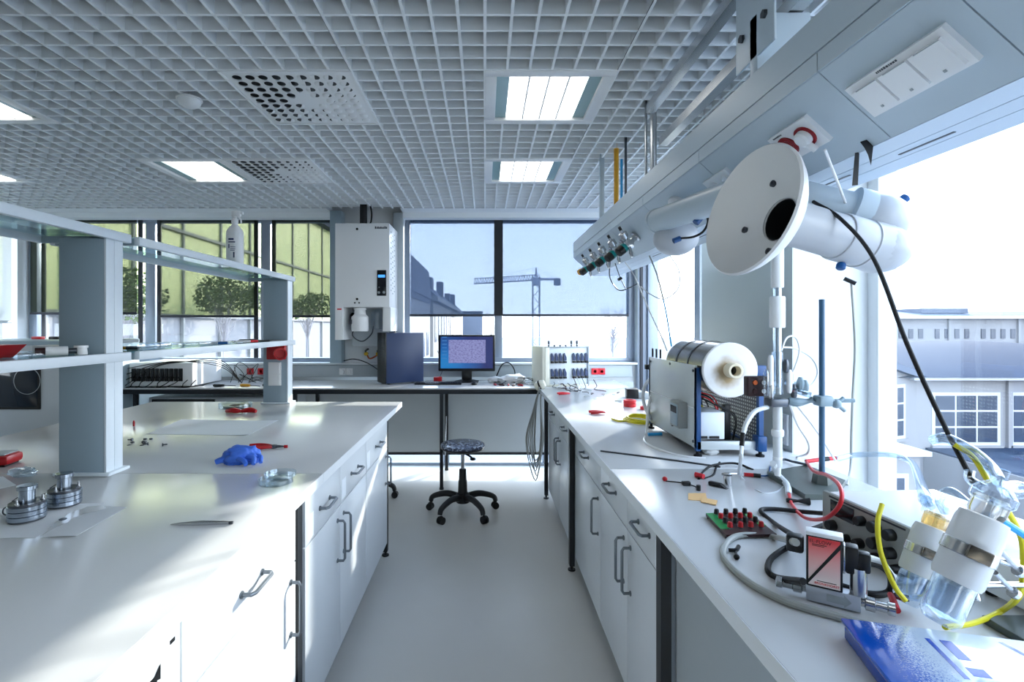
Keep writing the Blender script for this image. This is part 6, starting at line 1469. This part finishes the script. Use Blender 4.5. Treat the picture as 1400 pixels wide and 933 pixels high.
# street of old buildings behind the computer
t = thing('old_building', 'dark roofed tall old building seen through the blind above the computer', 'building', (-9, 62, GZ), None)
MB().box(-18, -8.0, 50, 74, GZ, 4.6).build('wall', 'ext_wall2', t)
MB().box(-18, -7.9, 49.8, 74.2, 4.6, 5.3).build('cornice', 'ext_dark', t)
MB().prism([(-18, 5.3), (-7.8, 5.3), (-8.2, 9.4), (-18, 11)], lambda u_, v_, t_: (u_, t_, v_), 50, 74).build('mansard_roof', 'ext_dark', t)
for i in range(5):
    MB().box(-8.0, -7.94, 51 + i * 4.6, 53.2 + i * 4.6, -2.6, .6).build('window', 'ext_pane', t)
t = thing('old_building', 'long lower old building receding behind the dark roofed one', 'building', (-9, 110, GZ), None)
MB().box(-20, -7.6, 74.5, 170, GZ, 5.2).build('wall', 'ext_wall', t)
MB().box(-20, -6.9, 74.3, 170.5, 5.2, 5.9).build('cornice', 'ext_wall2', t)
MB().prism([(-20, 5.9), (-7.2, 5.9), (-9.5, 8.2), (-20, 9)], lambda u_, v_, t_: (u_, t_, v_), 74.5, 170).build('roof', 'ext_dark', t)
for i in range(16): MB().box(-7.6, -7.52, 76.5 + i * 5.8, 79.2 + i * 5.8, -1.0, 3.4).build('window', 'ext_pane', t)
for i in range(4): MB().box(-9.6, -8.4, 80 + i * 20, 83 + i * 20, 7.4, 9.2 + (i % 2)).build('dormer', 'ext_dark', t)
t = thing('flat_block', 'low dark flat block between the old building and the window bar', 'building', (-2.5, 120, GZ), None)
MB().box(-5.2, -.6, 118, 126, GZ, 4.6).build('wall', 'ext_roof_pale', t); MB().box(-5.3, -.5, 117.8, 126.2, 4.6, 4.9).build('parapet', 'ext_roof', t)
# tower crane
cY = 150.0; kx = cY / F
t = thing('tower_crane', 'tower crane with a long jib on the skyline', 'crane', ((733 - CX) * kx, cY, GZ), None)
mx_, zt, zj = (733 - CX) * kx, EYE + (CY - 366) * kx, EYE + (CY - 383) * kx
ms = MB(); w = 1.0
for sx_ in (-w, w):
    for sy_ in (-w, w): ms.cyl((mx_ + sx_, cY + sy_, GZ), (mx_ + sx_, cY + sy_, zj + 1), .16, n=4)
z = GZ; s = 1
while z < zj:
    ms.cyl((mx_ - w * s, cY - w, z), (mx_ + w * s, cY - w, z + 2.2), .1, n=4); ms.cyl((mx_ + w, cY - w * s, z), (mx_ + w, cY + w * s, z + 2.2), .1, n=4); z += 2.2; s = -s
ms.build('mast', 'crane_paint', t)
MB().cyl((mx_, cY, zj + 1), (mx_, cY, zt), .5, .2, n=6).build('apex', 'crane_paint', t)
jl = (648 - CX) * kx; jr = (765 - CX) * kx
jb = MB()
for dz, dy in ((0, -.8), (0, .8), (1.5, 0)): jb.cyl((jl, cY + dy, zj - 1.1 + dz), (mx_, cY + dy, zj + dz), .14, n=4)
for i in range(24):
    xa = jl + (mx_ - jl) * i / 24; xb = jl + (mx_ - jl) * (i + 1) / 24; za_ = zj - 1.1 + 1.1 * i / 24; jb.cyl((xa, cY - .8, za_), ((xa + xb) / 2, cY, za_ + 1.5), .09, n=4); jb.cyl(((xa + xb) / 2, cY, za_ + 1.5), (xb, cY - .8, za_), .09, n=4)
jb.build('jib', 'crane_paint', t)
MB().box(mx_, jr, cY - .8, cY + .8, zj - .1, zj + .5).build('counter_jib', 'crane_paint', t)
MB().box(jr - 1.6, jr + .2, cY - 1, cY + 1, zj - 1.6, zj + .4).build('counterweight', 'ext_dark', t)
MB().box(mx_ - 1.1, mx_ + 1.1, cY - 1.3, cY + 1.3, zj - 1.6, zj + .6).build('cab', 'crane_paint', t)
MB().cyl((mx_, cY, zt), (jl + (mx_ - jl) * .3, cY, zj + .9), .05, n=3).cyl((mx_, cY, zt), (jr - 1, cY, zj + .5), .05, n=3).build('tie_bar', 'crane_paint', t)
gb_ = 'bare trees on the skyline'
tree('bare_tree', 'bare tree on the skyline at the edge of the crane blind', ((838 - CX) / F * 90, 90, GZ), 13.0, 4.2, 6, False, gb_, 90)
tree('bare_tree', 'bare tree on the skyline close to the shaded window bar', ((672 - CX) / F * 100, 100, GZ), 12.6, 2.6, 7, False, gb_, 60)

# hall with a barrel roof seen through the right window
def wall_window(t, o, u, w, h, nx, nz, off=.06, fr=.12):
    """window with real frame, bars and panes on a wall: o lower corner, u unit vector along the wall"""
    n = Vector((u.y, -u.x, 0)); 
    def bx(a, b, c, d, e, f, m_, nm, par):
        vs = [o + u * x + n * y + Vector((0, 0, z)) for z in (e, f) for y in (c, d) for x in (a, b)]
        return MB().add(vs, [(0, 2, 3, 1), (4, 5, 7, 6), (0, 1, 5, 4), (2, 6, 7, 3), (0, 4, 6, 2), (1, 3, 7, 5)]).build(nm, m_, par)
    f = bx(-fr, w + fr, 0, off * .4, -fr, h + fr, 'ext_frame', 'window', t)
    for i in range(nx):
        for j in range(nz):
            bx(w * i / nx + fr * .4, w * (i + 1) / nx - fr * .4, off * .4, off * .6, h * j / nz + fr * .4, h * (j + 1) / nz - fr * .4, 'ext_pane', 'pane', f)
    bx(-fr * 1.6, w + fr * 1.6, 0, off * 2.5, -fr * 1.9, -fr, 'ext_wall2', 'sill', t)
HY = 26.0                                                  # distance of the hall's front wall
def HX(px): return (px - CX) / F * HY
def HZ(py): return EYE + (CY - py) / F * HY
t = thing('barrel_roof_hall', 'pale hall with a curved blue grey roof outside the right window', 'building', (26, HY + 5, GZ), None)
xl, xr = HX(1252), HX(1640)
MB().box(xl, xr, HY, HY + 14, GZ, HZ(519)).build('wall', 'ext_wall2', t)
MB().box(xl - .5, xr + .5, HY - .5, HY + 14, HZ(519), HZ(515)).build('eaves', 'ext_frame', t)
# barrel roof: arc rising from the front eaves
arc = []
for i in range(15):
    a = i / 14; arc.append((HY - .6 + 13.5 * a, HZ(515) + (HZ(466) - HZ(515)) * 0.80 * math.sin(PI * .5 * min(1, a * 1.05)) ** .85))
arc += [(HY + 12.9, HZ(515))]
MB().prism(arc, lambda u_, v_, t_: (t_, u_, v_), xl - 3.2, xr + .6).build('roof', 'ext_roof', t)
for i in range(5): wall_window(t, Vector((HX(1277 + i * 107), HY, HZ(606))), Vector((1, 0, 0)), HX(1364) - HX(1277), HZ(540) - HZ(606), 3, 3)
for i in range(5): MB().box(HX(1375 + i * 107), HX(1381 + i * 107), HY - .15, HY, GZ, HZ(519)).build('pilaster', 'ext_wall2', t)
# gabled wing joining at the left, its wall turned to us
t = thing('gabled_wing', 'pale gabled wing next to the barrel roofed hall', 'building', (HX(1215), 25, GZ), None)
ua, ub = D(1160, 525, 24.0), D(1253, 523, 26.0)
u_v = Vector((ub.x - ua.x, ub.y - ua.y, 0)).normalized(); wl = math.hypot(ub.x - ua.x, ub.y - ua.y); nn = Vector((u_v.y, -u_v.x, 0))
def W(a, z, d=0.0): return Vector((ua.x, ua.y, 0)) + u_v * a - nn * d + Vector((0, 0, z))
zE = EYE + (CY - 520) / F * 25; zR = EYE + (CY - 482) / F * 25
poly = [(0, GZ), (wl, GZ), (wl, zE), (0, zR)]
MB().prism(poly, lambda a, z, d: W(a, z, d), 0, 8).build('wall', 'ext_wall2', t)
MB().prism([(-.2, zR), (wl + .2, zE - .05), (wl + .2, zE + .25), (-.2, zR + .35)], lambda a, z, d: W(a, z, d), -.3, 8).build('roof', 'ext_roof_pale', t)
wall_window(t, W(wl * .58, EYE + (CY - 600) / F * 25), u_v, 1.15, 2.5, 2, 3)
# lower roofs in front
t = thing('low_annex', 'low annex with a sloping blue grey roof below the hall windows', 'building', (24, 21, GZ), None)
zL = EYE + (CY - 655) / F * 21; zH = EYE + (CY - 612) / F * HY
MB().box(HX(1262), HX(1640), 20.5, HY - .05, GZ, zL).build('wall', 'ext_wall2', t)
MB().prism([(20.0, zL), (HY - .05, zL), (HY - .05, zH)], lambda a, z, x: (x, a, z), HX(1264), HX(1640)).build('roof', 'ext_roof', t)
t = thing('low_link', 'low link building with a small window below the gabled wing', 'building', (15, 21, GZ), None)
MB().box(13.6, 16.3, 19.0, 22.5, GZ, EYE + (CY - 622) / F * 19).build('wall', 'ext_wall2', t)
MB().box(13.4, 16.5, 18.7, 22.6, EYE + (CY - 622) / F * 19, EYE + (CY - 616) / F * 19).build('parapet', 'ext_frame', t)
wall_window(t, Vector((14.75, 19.0, -5.3)), Vector((1, 0, 0)), 1.0, 1.1, 2, 1)
# long pale building behind
LY = 62.0
t = thing('long_building', 'long pale building with many small windows on the skyline', 'building', (62, LY + 5, GZ), None)
fx = lambda px: (px - CX) / F * LY
fz = lambda py: EYE + (CY - py) / F * LY
MB().box(fx(1120), fx(1700), LY, LY + 12, GZ, fz(436)).build('wall', 'ext_wall2', t)
MB().box(fx(1118), fx(1702), LY - .8, LY + 12, fz(436), fz(432)).build('cornice', 'ext_frame', t)
MB().prism([(LY - .6, fz(432)), (LY + 12, fz(432)), (LY + 6, fz(424))], lambda a, z, x: (x, a, z), fx(1120), fx(1700)).build('roof', 'ext_roof_pale', t)
for i in range(26):
    px = 1215 + i * 13.5 + (i // 4) * 9
    MB().box(fx(px), fx(px + 6), LY - .08, LY, fz(463), fz(450)).build('window', 'ext_pane', t)
for i in range(5): MB().box(fx(1200 + i * 95), fx(1203 + i * 95), LY - .25, LY, GZ, fz(436)).build('pilaster', 'ext_wall2', t)
MB().box(fx(1280), fx(1345), LY + 2, LY + 8, fz(428), fz(421)).build('attic', 'ext_roof_pale', t)
